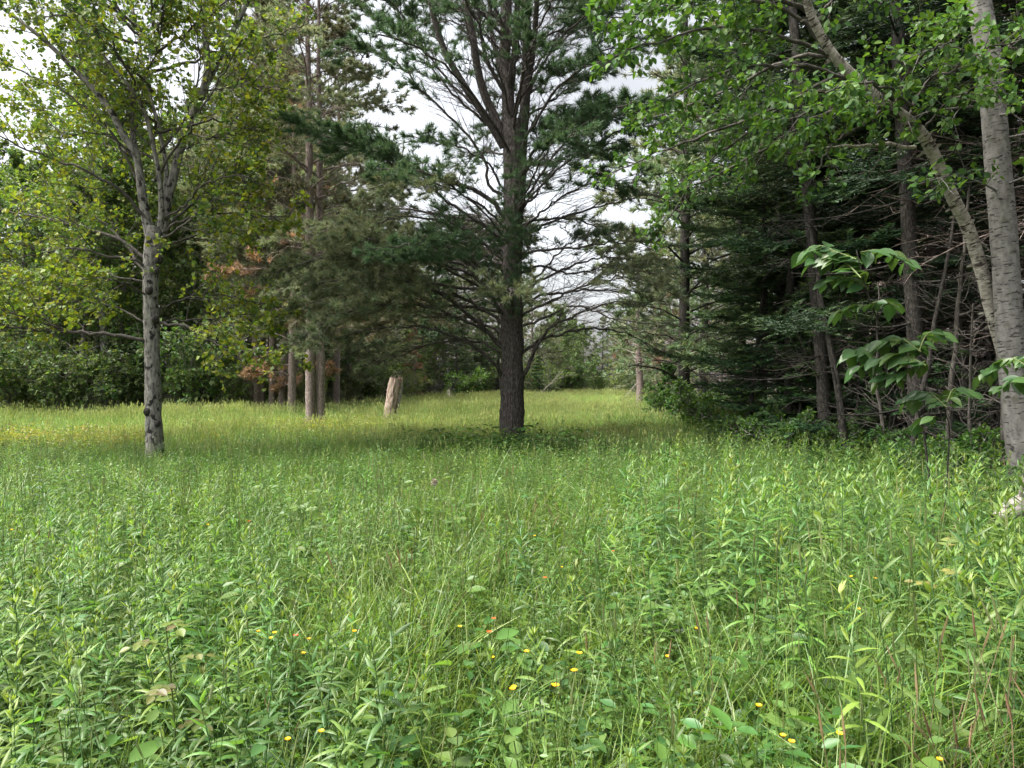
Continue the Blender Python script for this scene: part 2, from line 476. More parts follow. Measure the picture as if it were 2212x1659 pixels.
def pine_limb_detail(tw, cr, limb, r, n_sec, len_sec, fol=0.7, fol_from=0.35, ncol=(0.05, 0.085, 0.045), n_ter=5, s0=0.12, nn=18, nlen=0.125, nwid=0.0125, twr=0.006, qs=(0.45, 0.75, 1.0), more=1.0, lift=(-0.12, 0.22)):
    """adds secondary and tertiary twigs of one limb to tw, needle brushes to cr (both Buf)"""
    n_sec = int(n_sec * more)
    s = np.clip(np.linspace(s0, 0.99, n_sec) + r.uniform(-0.03, 0.03, n_sec), 0.03, 0.99)[None]
    ln = len_sec * (1.15 - 0.75 * s) * r.uniform(0.55, 1.25, s.shape)
    sec = shoots(limb[None], s, ln, r, (30, 62), planar=0.8, lift=lift)
    tubes(tw, sec, np.stack([taper(twr * 1.7, twr * 0.6, 4)] * len(sec)), 3)
    st = np.sort(r.uniform(0.2, 1.0, (len(sec), n_ter)), 1)
    lt = (ln.reshape(-1, 1) * 0.42) * (1.2 - 0.8 * st) * r.uniform(0.6, 1.2, st.shape)
    ter = shoots(sec, st, lt, r, (28, 58), planar=0.6, lift=(-0.1, 0.3), K=3)
    tubes(tw, ter, np.stack([taper(twr * 0.75, twr * 0.3, 3)] * len(ter)), 3)
    sl = np.repeat(s[0], n_ter)
    keep = r.uniform(size=len(ter)) < fol * np.clip((sl - fol_from) / 0.22, 0, 1)
    tt = ter[keep]
    if len(tt):
        for q in qs:
            p, d = sample(tt, np.full((len(tt), 1), q))
            p, d = p[:, 0], norm(d[:, 0] + UP * 0.25)
            needles(cr, p, d, nn, nlen, nwid, needle_cols(len(p), r, ncol), r)
    keep2 = r.uniform(size=len(sec)) < fol * np.clip((s[0] - fol_from) / 0.22, 0, 1)
    if keep2.any():
        p, d = sample(sec[keep2], np.full((keep2.sum(), 2), 1.0) * np.array([[0.8, 1.0]]))
        p, d = p.reshape(-1, 3), norm(d.reshape(-1, 3) + UP * 0.25)
        needles(cr, p, d, nn, nlen, nwid, needle_cols(len(p), r, ncol), r)

GREEN = (0.062, 0.112, 0.056)
OLIVE = (0.150, 0.182, 0.108)
BROWNISH = (0.172, 0.160, 0.108)

def white_pine():
    r = np.random.default_rng(5)
    Y = 16.0
    base = P(1108, 988, Y); base[2] = 0.0
    root = thing('pine_tree', 'big dark pine with thick furrowed trunk and forked top, alone in the meadow', 'tree', base)
    px = Y / F
    tr = dpts([(1108, 990), (1108, 950), (1106, 900), (1106, 850), (1107, 760), (1105, 700), (1105, 620), (1107, 540), (1110, 460), (1113, 380), (1112, 310), (1108, 262)], Y)
    tr = catmull(tr, 150)
    z = np.linspace(0, 1, 150)
    rad = np.interp(tr[:, 2], [0, 0.35, 0.8, 1.6, 3.0, 4.4, 5.3, 6.2, 6.9, 7.3], np.array([35, 28, 26, 25, 23.5, 20.5, 20.5, 24, 27, 22]) * px)
    rad = rad * (1 + 0.03 * np.sin(z * 60))
    b = Buf(); tubes(b, relative(tr, base), rad, 56, ridge=0.16, ridge_f=22)
    trunk = link('trunk', b.mesh('pine_trunk', M_pine), root)
    stems = [
        ([(1100, 285), (1098, 230), (1096, 180), (1090, 130), (1093, 60), (1094, 0), (1096, -120), (1098, -300)], 16, 11, 0.2),
        ([(1128, 300), (1133, 240), (1136, 180), (1139, 100), (1134, 0), (1132, -100), (1130, -260)], 13, 9, -0.25),
        ([(1140, 190), (1150, 120), (1156, 60), (1160, 0), (1170, -90)], 8, 5.5, -0.6),
        ([(1090, 305), (1068, 250), (1047, 205), (1032, 150), (1020, 70), (1006, 0), (996, -80), (985, -200)], 11, 7, 0.1),
        ([(1088, 318), (1062, 272), (1030, 225), (1000, 180), (962, 112), (938, 40), (925, -30), (915, -120)], 10, 5, -0.4),
        ([(1096, 205), (1078, 135), (1062, 70), (1058, 0), (1056, -90)], 7, 5, 0.7),
        ([(1098, 190), (1110, 120), (1116, 50), (1117, -20), (1120, -160)], 8, 5, -0.8),
        ([(1090, 200), (1070, 165), (1052, 130), (1040, 80), (1034, 20), (1030, -60)], 5, 3, -0.5),
    ]
    limbs = []      # (points, radius0, radius1, n_sec, len_sec, foliage, foliage_from, colour)
    for pts, w0, w1, dy in stems:
        q = catmull(dpts(pts, Y, Y + dy * 2), 40)
        bb = Buf(); tubes(bb, relative(q, base), taper(w0, w1, 40) * px * .88, 18, ridge=0.10, ridge_f=12)
        link('stem', bb.mesh('pine_stem', M_pine), trunk)
        limbs.append(('twigs', q, 20, 1.3, 0.75, 0.42, GREEN))
    man = [  # left side
        ([(1085, 420), (1055, 400), (1046, 340), (1005, 285), (960, 240), (900, 180), (865, 140), (800, 110), (737, 104)], 6, 2, -0.8, 16, 1.15, .9, .55, GREEN),
        ([(1092, 470), (1070, 440), (1040, 415), (1000, 400), (950, 388), (900, 366), (850, 335), (790, 312), (720, 300), (640, 268)], 9, 2, -1.0, 26, 1.25, 1.0, .42, GREEN),
        ([(1090, 520), (1050, 490), (960, 430), (880, 370), (800, 330), (730, 300)], 7, 1.8, -1.4, 22, 1.2, .95, .45, GREEN),
        ([(1090, 500), (1030, 478), (930, 460), (850, 452), (770, 470), (690, 490)], 6, 1.5, 1.2, 22, 1.1, .4, .6, OLIVE),
        ([(1088, 560), (1030, 520), (960, 505), (880, 515), (800, 520), (720, 540)], 6, 1.6, .3, 20, 1.2, .8, .35, OLIVE),
        ([(1088, 815), (1078, 798), (1060, 780), (1020, 745), (970, 723), (900, 706), (800, 712), (720, 735)], 7.5, 1.6, -1.6, 24, 1.15, .35, .62, OLIVE),
        ([(1080, 760), (1040, 742), (970, 737), (920, 748), (870, 764), (787, 790)], 4.5, 1.0, .8, 18, .8, .12, .6, OLIVE),
        ([(1090, 755), (1056, 722), (1020, 687), (960, 640), (880, 600), (800, 570), (720, 545)], 8, 1.8, -.4, 26, 1.2, .75, .42, OLIVE),
        ([(1088, 690), (1080, 672), (1057, 632), (1010, 625), (950, 618), (880, 608), (787, 600), (690, 610)], 6.5, 1.5, -1.5, 26, 1.2, .85, .38, OLIVE),
        ([(1088, 675), (1040, 664), (937, 660), (830, 655), (737, 662), (640, 690)], 6, 1.4, 1.6, 26, 1.2, .8, .4, BROWNISH),
        ([(1088, 610), (1030, 580), (950, 560), (870, 565), (780, 580), (670, 600), (620, 620)], 6, 1.5, 2.2, 28, 1.25, .85, .32, OLIVE),
        ([(1088, 640), (1000, 600), (900, 545), (820, 520), (740, 510)], 6, 1.5, -2.2, 24, 1.25, .9, .35, OLIVE),
        ([(1088, 590), (1040, 545), (990, 525), (930, 540), (850, 555)], 5, 1.3, -2.8, 20, 1.1, .9, .35, GREEN),
        ([(1090, 420), (1060, 360), (1020, 330), (960, 310), (900, 300)], 5, 1.4, -1.8, 16, 1.0, .5, .5, GREEN),
        ([(1080, 290), (1040, 240), (980, 190), (910, 100), (860, 60), (780, 30)], 6, 1.6, 1.0, 18, 1.2, .8, .55, GREEN),
        ([(1075, 285), (1020, 240), (950, 170), (900, 80), (850, 10), (800, -40)], 5, 1.5, -1.2, 18, 1.2, .8, .6, GREEN),
        # right side
        ([(1128, 812), (1136, 800), (1154, 756), (1187, 710), (1237, 684), (1320, 654), (1400, 655)], 7.5, 1.6, -.9, 22, 1.1, .12, .75, OLIVE),
        ([(1126, 765), (1140, 752), (1180, 730), (1270, 710), (1354, 722), (1430, 760)], 6.5, 1.4, .8, 22, 1.05, .10, .7, OLIVE),
        ([(1125, 665), (1140, 650), (1187, 637), (1270, 626), (1370, 632), (1440, 655)], 6, 1.3, .2, 22, 1.05, .12, .75, OLIVE),
        ([(1125, 640), (1150, 612), (1193, 560), (1240, 520), (1300, 500)], 5.5, 1.2, 1.2, 18, 1.1, .35, .5, GREEN),
        ([(1122, 400), (1137, 365), (1157, 323), (1203, 283), (1250, 255), (1295, 240)], 8, 2.2, -1.2, 20, 1.0, 1.0, .38, GREEN),
        ([(1130, 270), (1143, 250), (1187, 220), (1263, 173), (1330, 130)], 5.5, 1.3, .9, 16, 1.1, .5, .55, GREEN),
        ([(1120, 520), (1153, 497), (1237, 464), (1353, 432), (1440, 420)], 6, 1.3, .6, 20, 1.1, .15, .7, OLIVE),
        ([(1122, 550), (1160, 540), (1237, 536), (1350, 522), (1430, 530)], 5.5, 1.2, -1.0, 20, 1.1, .2, .6, OLIVE),
        ([(1122, 450), (1160, 420), (1190, 370), (1240, 330), (1330, 320)], 5, 1.2, 1.6, 18, 1.0, .5, .5, GREEN),
        ([(1135, 230), (1160, 160), (1200, 100), (1260, 50), (1330, 10)], 6, 1.5, -1.0, 18, 1.2, .8, .5, GREEN),
        ([(1138, 180), (1180, 110), (1230, 40), (1270, -30)], 5, 1.5, 1.3, 16, 1.2, .8, .5, GREEN),
        ([(1085, 740), (1020, 700), (930, 665), (830, 655), (740, 680), (660, 720)], 6, 1.5, -2.4, 28, 1.3, .9, .38, OLIVE),
        ([(1085, 720), (1030, 690), (950, 680), (850, 690), (770, 720)], 5.5, 1.4, 2.6, 24, 1.3, .8, .4, BROWNISH),
        ([(1085, 650), (1010, 590), (910, 560), (800, 555), (700, 580), (610, 610)], 6, 1.5, 1.0, 30, 1.35, .95, .32, OLIVE),
        ([(1085, 620), (1000, 560), (900, 530), (800, 540), (690, 560), (600, 590)], 6, 1.5, -1.0, 30, 1.35, .95, .34, OLIVE),
        ([(1088, 560), (1010, 500), (920, 470), (820, 480), (720, 520)], 5.5, 1.4, -.6, 26, 1.25, .6, .5, OLIVE),
        ([(1085, 700), (1010, 650), (900, 620), (790, 630), (680, 660), (600, 690)], 6, 1.5, -.2, 30, 1.35, .95, .36, OLIVE),
        ([(1125, 680), (1190, 650), (1280, 610), (1370, 600), (1450, 630)], 5.5, 1.3, -2.2, 24, 1.2, .45, .5, OLIVE),
        ([(1125, 630), (1200, 590), (1280, 560), (1360, 560), (1430, 590)], 5.5, 1.3, 2.4, 24, 1.2, .45, .5, OLIVE),
        ([(1120, 500), (1180, 450), (1260, 400), (1340, 390)], 5, 1.3, -2.0, 20, 1.1, .5, .5, GREEN),
        ([(1125, 590), (1170, 575), (1240, 590), (1330, 575), (1400, 590)], 5, 1.2, 1.8, 22, 1.1, .3, .5, OLIVE),
        ([(1125, 705), (1170, 690), (1240, 660), (1330, 690), (1420, 700)], 5, 1.2, -1.8, 22, 1.1, .12, .6, OLIVE),
    ]
    for pts, w0, w1, dY, ns, ls, fo, ff, colr in man:
        q = catmull(dpts(pts, Y, Y + dY), 26)
        q[1:] += r.normal(size=(25, 3)) * 0.018
        limbs.append((w0 * px * .62, q, ns, ls, fo, ff, colr, w1 * px * .6))
    # limbs towards and away from the viewer, all round the trunk
    for k in range(58):
        z0 = r.uniform(2.6, 9.5) if k < 44 else r.uniform(9.0, 14.0)
        az = r.uniform(0, 2 * math.pi)
        if abs(math.cos(az)) > 0.75 and z0 < 7.5:
            az = math.pi / 2 * (1 if r.uniform() < 0.5 else -1) + r.uniform(-0.6, 0.6)
        Ln = np.interp(z0, [2.5, 5, 8, 14], [4.0, 4.6, 3.8, 1.8]) * r.uniform(0.7, 1.1)
        el = np.interp(z0, [2.5, 7, 12], [0.08, 0.35, 0.7]) + r.uniform(-.12, .15)
        d = np.array([math.cos(az) * math.cos(el), math.sin(az) * math.cos(el), math.sin(el)])
        tt = np.linspace(0, 1, 20)[:, None]
        s0p = np.array([base[0], base[1], z0])
        q = s0p + d * Ln * tt + UP * (0.10 * Ln * np.sin(tt * 3.0) - 0.12 * Ln * tt ** 2)
        q[1:] += r.normal(size=(19, 3)) * 0.02
        fo = 0.75 if z0 < 6 else 0.55
        limbs.append((r.uniform(.022, .038), q, int(Ln * 4.2), 1.05, fo, 0.42, OLIVE if z0 < 5 and r.uniform() < .6 else GREEN, .012))
    tw, cr = Buf(), Buf()
    for L in limbs:
        if L[0] == 'twigs':
            _, q, ns, ls, fo, ff, colr = L
            pine_limb_detail(tw, cr, q - base, r, ns, ls, fo, ff, colr, nn=12, more=1.3)
            continue
        w0, q, ns, ls, fo, ff, colr, w1 = L
        bb = Buf(); tubes(bb, q - base, taper(w0, w1, len(q), 0.8), 9, ridge=0.10, ridge_f=6)
        link('branch', bb.mesh('pine_limb', M_pine), trunk)
        pine_limb_detail(tw, cr, q - base, r, ns, ls, fo, ff - .12, colr, n_ter=7, nn=12, qs=(.3, .5, .7, .85, 1.0), more=1.9 if colr is GREEN and fo > .75 else 1.55, twr=.005,
                         lift=(-.30, .10) if q[0][2] < 6.2 else (-.12, .22))
    # short leafy shoots that cover the trunk in places
    for (dx, dy, n, ww) in ((1110, 520, 26, 60), (1120, 480, 10, 40), (1100, 600, 16, 50), (1125, 330, 14, 45), (1100, 640, 10, 40), (1215, 290, 14, 70), (1120, 410, 10, 40)):
        for k in range(n):
            p0 = P(dx + r.normal() * ww * .55, dy + r.normal() * 26, Y - r.uniform(.25, 1.0)) - base
            d = norm(np.array([r.normal() * .8, -0.8, r.uniform(-.2, .7)]))
            q = p0 + d * np.linspace(0, .35, 4)[:, None]
            tubes(tw, q, taper(.005, .002, 4), 3)
            pp = p0 + d * r.uniform(.05, .38, (6, 1)) + r.normal(size=(6, 3)) * .07
            needles(cr, pp, norm(d + r.normal(size=(6, 3)) * .5 + UP * .3), 18, .12, .012, needle_cols(6, r, GREEN), r)
    link('twigs', tw.mesh('pine_twigs', M_pine), root, 'stuff')
    link('crown', cr.mesh('pine_crown', M_needle, False), root)

def broad_crown(tw, cr, limb, r, n_sec, len_sec, leaf_L, cols, n_ter=5, per=4, s0=0.25, fol=1.0, tmpl=LEAF4, twr=0.006, flat=0.7, wr=0.75, lift=(-.1, .35)):
    s = np.clip(np.linspace(s0, 0.99, n_sec) + r.uniform(-0.04, 0.04, n_sec), 0.03, 0.99)[None]
    ln = len_sec * (1.15 - 0.7 * s) * r.uniform(0.5, 1.25, s.shape)
    sec = shoots(limb[None], s, ln, r, (30, 65), planar=0.45, lift=lift)
    tubes(tw, sec, np.stack([taper(twr * 1.8, twr * 0.6, 4)] * len(sec)), 3)
    st = np.sort(r.uniform(0.15, 1.0, (len(sec), n_ter)), 1)
    lt = (ln.reshape(-1, 1) * 0.5) * (1.2 - 0.8 * st) * r.uniform(0.6, 1.3, st.shape)
    ter = shoots(sec, st, lt, r, (28, 65), planar=0.4, lift=(-0.15, 0.3), K=3)
    tubes(tw, ter, np.stack([taper(twr * 0.7, twr * 0.3, 3)] * len(ter)), 3)
    tt = ter[r.uniform(size=len(ter)) < fol]
    if not len(tt):
        return
    p, d = sample(tt, r.uniform(0.15, 1.0, (len(tt), per)))
    p, d = p.reshape(-1, 3), d.reshape(-1, 3)
    n = len(p)
    d = norm(d * 0.5 + perp(d, r) * 0.8 - UP * r.uniform(-0.1, 0.7, (n, 1)))
    nr = norm(UP * flat + r.normal(size=(n, 3)) * 0.5)
    L = leaf_L * r.uniform(0.6, 1.25, n)
    p = p + d * leaf_L * 0.3
    cols = np.asarray(cols)
    c = cols[r.integers(0, len(cols), n)] * r.uniform(0.8, 1.2, (n, 1))
    leaves(cr, p, d, nr, L, L * wr, tmpl, c)

YEL = [(0.20, 0.275, 0.033), (0.175, 0.255, 0.035), (0.14, 0.23, 0.045), (0.095, 0.185, 0.045), (0.24, 0.265, 0.035)]
MID = [(0.06, 0.13, 0.035), (0.075, 0.15, 0.038), (0.095, 0.17, 0.04), (0.065, 0.125, 0.05)]
FRESH = [(0.07, 0.15, 0.03), (0.085, 0.17, 0.03), (0.055, 0.125, 0.035), (0.10, 0.18, 0.03)]
PALE = [(0.13, 0.18, 0.075), (0.155, 0.205, 0.075), (0.11, 0.16, 0.075), (0.18, 0.215, 0.09)]

def left_maple():
    r = np.random.default_rng(9)
    Y = 14.0
    base = P(334, 1010, Y); base[2] = 0.0
    root = thing('maple_tree', 'grey barked maple with yellow green leaves and long low limb, left of the big pine', 'tree', base)
    px = Y / F
    tr = dpts([(335, 1012), (334, 960), (331, 900), (330, 850), (328, 760), (327, 700), (325, 640), (326, 580), (331, 530), (337, 490)], Y)
    tr = catmull(tr, 120)
    rad = np.interp(tr[:, 2], [0, .5, 1.0, 1.6, 2.8, 3.6, 4.2, 4.6], np.array([24, 19, 16, 16, 15.5, 16.5, 18, 18]) * px)
    rad = rad * (1 + 0.06 * (vnoise(np.stack([tr[:, 2] * 2.2, 0 * rad, 0 * rad], -1)) - .5) * 2)
    b = Buf(); tubes(b, tr - base, rad, 44, ridge=0.10, ridge_f=9)
    trunk = link('trunk', b.mesh('maple_trunk', M_grey), root)
    # burls and a dark knot hole
    kb = Buf()
    for dx, dy, rr in ((318, 890, 9), (340, 915, 7), (322, 628, 9), (343, 560, 9), (335, 690, 8), (338, 585, 7)):
        c = P(dx, dy, Y - .12) - base
        th, ph = np.meshgrid(np.linspace(0, 2 * math.pi, 11)[:-1], np.linspace(.1, math.pi - .1, 7))
        v = np.stack([np.cos(th) * np.sin(ph), np.sin(th) * np.sin(ph), np.cos(ph) * 1.2], -1) * rr * px * .9
        v = v * (1 + .35 * (vnoise(v * 30 + dx)[..., None] - .5))
        i = np.arange(70).reshape(7, 10)
        q = np.stack([i[:-1], np.roll(i, -1, 1)[:-1], np.roll(i, -1, 1)[1:], i[1:]], -1).reshape(-1, 4)
        kb.add((v + c).reshape(-1, 3), q)
    link('burl', kb.mesh('maple_burl', M_dark), trunk, kind='stuff')
    stems = [
        ([(330, 545), (322, 500), (308, 430), (300, 365), (292, 330), (265, 290), (240, 240), (200, 190), (160, 150), (110, 100), (50, 50), (-20, 0)], 11.5, 3, -.6),
        ([(334, 540), (350, 500), (362, 430), (375, 380), (388, 325), (405, 275), (430, 215), (460, 155), (490, 90), (512, 50), (545, -20), (560, -80)], 12, 4, .6),
        ([(340, 520), (348, 470), (345, 390), (332, 320), (315, 250), (290, 200), (255, 160), (200, 90), (150, 20), (110, -60)], 6.5, 2, -1.0),
        ([(348, 470), (356, 410), (359, 365), (346, 290), (325, 210), (310, 150), (300, 80), (280, -10)], 6, 2, .8),
        ([(300, 370), (288, 300), (284, 230), (278, 190)], 7, 4.5, .3),
        ([(432, 213), (447, 160), (445, 100), (440, 40), (438, -40)], 8, 6, .4),
    ]
    man = [
        ([(335, 505), (300, 455), (267, 417), (200, 377), (117, 343), (33, 310), (-60, 260)], 6, 1.5, -1.5),
        ([(322, 560), (300, 547), (250, 513), (167, 490), (100, 470), (0, 453), (-80, 430)], 6, 1.5, .5),
        ([(325, 600), (307, 578), (283, 544), (250, 505), (180, 450), (90, 400)], 6, 1.5, 1.5),
        ([(320, 590), (300, 564), (233, 554), (167, 537), (83, 547), (0, 570)], 5, 1.2, -1.2),
        ([(322, 745), (313, 737), (267, 727), (200, 720), (150, 712), (67, 690), (0, 668), (-70, 660)], 6.5, 2.5, -.8),
        ([(222, 722), (150, 716), (67, 713), (0, 700), (-80, 690)], 4, 1.5, -1.0),
        ([(335, 700), (347, 697), (400, 704), (433, 724), (473, 745), (530, 756), (590, 770)], 5.5, 1.2, -.6),
        ([(335, 560), (360, 534), (400, 517), (455, 503), (520, 500)], 4.5, 1.2, 1.0),
        ([(345, 515), (367, 490), (433, 463), (500, 461), (570, 470), (630, 467)], 4.5, 1.1, -.4),
        ([(405, 320), (430, 305), (467, 293), (517, 280), (560, 280)], 4, 1.1, .2),
        ([(300, 400), (270, 330), (215, 260), (140, 200), (60, 160), (-20, 130)], 5, 1.5, -.2),
        ([(298, 350), (245, 300), (180, 285), (140, 295), (90, 250), (20, 230)], 4.5, 1.2, .9),
        ([(325, 650), (290, 620), (260, 610), (200, 600), (120, 620)], 4, 1.1, -1.8),
        ([(330, 690), (360, 660), (420, 640), (500, 640), (580, 660)], 4, 1.1, .8),
        ([(345, 480), (400, 440), (440, 400), (500, 380), (540, 380)], 4, 1.2, -1.2),
        ([(440, 195), (480, 190), (530, 180), (580, 190)], 3, 1, 0.0),
        ([(345, 330), (400, 250), (430, 150), (425, 60), (440, -20)], 4, 1.2, -1.0),
        ([(260, 280), (300, 190), (340, 110), (350, 20), (345, -60)], 4, 1.2, -1.2),
        ([(240, 240), (180, 150), (150, 60), (140, -40)], 4, 1.2, .8),
        ([(330, 730), (300, 690), (240, 660), (150, 650), (60, 640)], 3.5, 1, 1.5),
        ([(332, 700), (380, 690), (450, 690), (520, 680), (590, 690)], 3.5, 1, 1.4),
        ([(325, 610), (260, 600), (180, 580), (90, 600), (10, 620)], 3.5, 1, .6),
    ]
    tw, cr = Buf(), Buf()
    for pts, w0, w1, dY in stems:
        q = catmull(dpts(pts, Y, Y + dY), 50)
        bb = Buf(); tubes(bb, q - base, taper(w0, w1, 50, .8) * px, 16, ridge=0.09, ridge_f=6)
        link('stem', bb.mesh('maple_stem', M_grey), trunk)
        broad_crown(tw, cr, q - base, r, 24, 1.2, .09, YEL if dY < 0 else YEL[1:] + MID, n_ter=6, per=6, fol=.8, s0=.3, tmpl=LEAF4, wr=.9)
    for pts, w0, w1, dY in man:
        q = catmull(dpts(pts, Y, Y + dY), 24)
        q[1:] += r.normal(size=(23, 3)) * .015
        bb = Buf(); tubes(bb, q - base, taper(w0, w1, 24, .9) * px * .7, 8, ridge=0.09, ridge_f=4)
        link('branch', bb.mesh('maple_branch', M_limb), trunk)
        broad_crown(tw, cr, q - base, r, 17, 1.05, .095, YEL, n_ter=6, per=6, s0=.3, fol=.85, tmpl=LEAF4, wr=.9)
    for k in range(16):
        z0 = r.uniform(4.0, 8.5); az = r.uniform(0, 2 * math.pi); el = r.uniform(.2, .8); Ln = r.uniform(2.0, 3.6)
        d = np.array([math.cos(az) * math.cos(el), math.sin(az) * math.cos(el), math.sin(el)])
        q = np.array([0, 0, z0]) + d * Ln * np.linspace(0, 1, 18)[:, None]
        q[1:] += r.normal(size=(17, 3)) * .03
        tubes(tw, q, taper(.03, .008, 18), 6)
        broad_crown(tw, cr, q, r, 14, 1.0, .095, YEL + MID, n_ter=5, per=7, s0=.25, tmpl=LEAF4, wr=.9)
    link('twigs', tw.mesh('maple_twigs', M_limb), root, 'stuff')
    link('crown', cr.mesh('maple_crown', M_leaf, False), root)

def aspen_and_birch():
    r = np.random.default_rng(21)
    # upright aspen at the wood's edge
    Y = 9.0; px = Y / F
    base = P(2222, 1110, Y); base[2] = 0
    root = thing('aspen_tree', 'straight pale aspen trunk with dark cracks rising from goldenrod at the wood edge', 'tree', base)
    tr = catmull(dpts([(2224, 1115), (2208, 990), (2196, 880), (2186, 780), (2178, 650), (2168, 500), (2158, 380), (2148, 250), (2136, 120), (2115, 0), (2095, -120), (2080, -300), (2060, -600)], Y), 150)
    rad = np.interp(tr[:, 2], [0, .6, 2, 4, 6, 10], np.array([33, 28, 26.5, 25, 23, 19]) * px)
    b = Buf(); tubes(b, tr - base, rad, 40, ridge=0.06, ridge_f=14)
    trunk = link('trunk', b.mesh('aspen_trunk', M_aspen), root)
    tw, cr = Buf(), Buf()
    man = [([(2150, 225), (2080, 232), (2010, 240), (1960, 260)], 3, 1, -.8), ([(2160, 300), (2212, 290), (2290, 270)], 3, 1, -.6),
           ([(2130, 60), (2080, 50), (2040, 42)], 2.5, 1, -.3), ([(2150, 170), (2100, 120), (2040, 100), (1950, 130)], 3, 1, -1.3),
           ([(2165, 420), (2120, 395), (2060, 380), (1990, 395)], 2.5, .8, -1.0), ([(2140, 150), (2200, 80), (2280, 40)], 3, 1, -.9),
           ([(2150, 250), (2190, 240), (2250, 190), (2330, 170)], 3, 1, -1.6), ([(2168, 400), (2220, 380), (2290, 350)], 3, 1, -1.2)]
    for pts, w0, w1, dY in man:
        q = catmull(dpts(pts, Y, Y + dY), 16)
        bb = Buf(); tubes(bb, q - base, taper(w0, w1, 16) * px, 7)
        link('branch', bb.mesh('aspen_branch', M_aspen), trunk)
        broad_crown(tw, cr, q - base, r, 9, .55, .085, FRESH, n_ter=3, per=4, s0=.25, tmpl=LEAFO, wr=.62, twr=.004, flat=.8, lift=(-.3, .1))
    for k in range(26):
        z0 = r.uniform(6.5, 11); az = r.uniform(0, 2 * math.pi); Ln = r.uniform(1.0, 2.2)
        d = np.array([math.cos(az), math.sin(az), .5])
        q = np.array([P(2110, 0, Y)[0] - base[0], 0, z0]) + d * Ln * np.linspace(0, 1, 8)[:, None]
        tubes(tw, q, taper(.025, .006, 8), 5)
        broad_crown(tw, cr, q, r, 9, .9, .08, FRESH + MID, n_ter=4, per=5, s0=.2, wr=.75)
    link('twigs', tw.mesh('aspen_twigs', M_aspen), root, 'stuff')
    link('crown', cr.mesh('aspen_crown', M_leaf, True), root)
    # leaning birch
    Y = 9.45; px = Y / F
    base = P(2215, 1085, Y); base[2] = 0
    root = thing('birch_tree', 'slender birch with peeling bark leaning left from behind the foot of the aspen', 'tree', base)
    tr = catmull(np.vstack([base[None] + [[0, 0, -.05]], dpts([(2206, 960), (2192, 860), (2172, 775), (2145, 680), (2118, 575), (2090, 490), (2060, 430), (2025, 350), (1992, 290), (1950, 250), (1905, 220), (1850, 170), (1800, 118), (1760, 50), (1742, 0), (1715, -70), (1690, -160), (1660, -260)], Y, Y - 1.4)]), 150)
    rad = np.interp(np.linspace(0, 1, 150), [0, .1, .3, .5, .7, .85, 1], np.array([16, 14.5, 13.2, 12.2, 10.5, 7.5, 4.5]) * px)
    b = Buf(); tubes(b, tr - base, rad, 30, ridge=0.07, ridge_f=5)
    trunk = link('trunk', b.mesh('birch_trunk', M_birch), root)
    pe = Buf()       # curls of peeled bark
    for k in range(46):
        i = r.integers(20, 135)
        c = tr[i] - base; t = norm(tr[i + 1] - tr[i]); o = perp(t, r)
        pts = c + o * rad[i]
        dirv = norm(np.cross(t, o))
        strips(pe, pts[None], dirv[None] + o[None] * .3, (o * .9)[None], t[None], r.uniform(.03, .08), r.uniform(.02, .06), [1, .9, .7, .3], (.5, .4, .3))
    link('peeling_bark', pe.mesh('birch_peel', M_birch), trunk, kind='stuff')
    tw, cr = Buf(), Buf()
    man = [
        ([(1978, 318), (1900, 314), (1820, 318), (1765, 325), (1715, 330)], 4, 1.2, -.5, 8, FRESH, .25),
        ([(1990, 290), (1940, 250), (1860, 225), (1780, 230), (1700, 260)], 5, 1.2, -1.0, 16, FRESH, 1),
        ([(2000, 300), (1970, 230), (1920, 190), (1850, 180), (1780, 200)], 4, 1.2, -1.6, 14, FRESH, 1),
        ([(1960, 255), (2000, 180), (2060, 150), (2120, 110), (2200, 90)], 4, 1.2, -.9, 16, FRESH, 1),
        ([(1930, 235), (1960, 160), (2010, 110), (2080, 80)], 4, 1.2, -1.5, 12, FRESH, 1),
        ([(1850, 170), (1770, 150), (1690, 140), (1600, 150), (1520, 170), (1440, 210)], 5, 1.2, -1.2, 18, FRESH, 1),
        ([(1810, 128), (1720, 90), (1620, 60), (1520, 60), (1430, 90), (1340, 110)], 5, 1.2, -1.4, 20, FRESH, 1),
        ([(1800, 118), (1720, 30), (1620, 0), (1520, 0), (1420, 20), (1320, 40)], 5, 1.2, -.8, 20, FRESH, 1),
        ([(1750, 30), (1650, -20), (1540, -30), (1420, -20), (1300, -10)], 5, 1.2, -1.6, 20, FRESH, 1),
        ([(1905, 220), (1800, 240), (1700, 290), (1620, 340), (1540, 380), (1460, 420)], 4.5, 1.2, .4, 18, MID + FRESH, 1),
        ([(1870, 190), (1760, 200), (1640, 250), (1530, 290), (1420, 330), (1310, 380)], 4.5, 1.2, .9, 20, MID + FRESH, 1),
        ([(1800, 120), (1700, 130), (1580, 190), (1460, 240), (1360, 260)], 4.5, 1.2, 1.4, 20, MID, 1),
        ([(1830, 150), (1700, 220), (1600, 300), (1520, 360), (1440, 480), (1400, 520)], 4, 1.0, 1.8, 18, MID, .9),
        ([(1760, 60), (1800, 0), (1850, -40), (1920, -70)], 4, 1.2, -1.2, 14, FRESH, 1),
        ([(1920, 228), (1860, 270), (1800, 310), (1760, 380)], 3.5, 1.0, -.9, 12, FRESH, 1),
        ([(1990, 292), (2030, 240), (2090, 200), (2150, 180)], 3, 1.0, -1.4, 12, FRESH, 1),
    ]
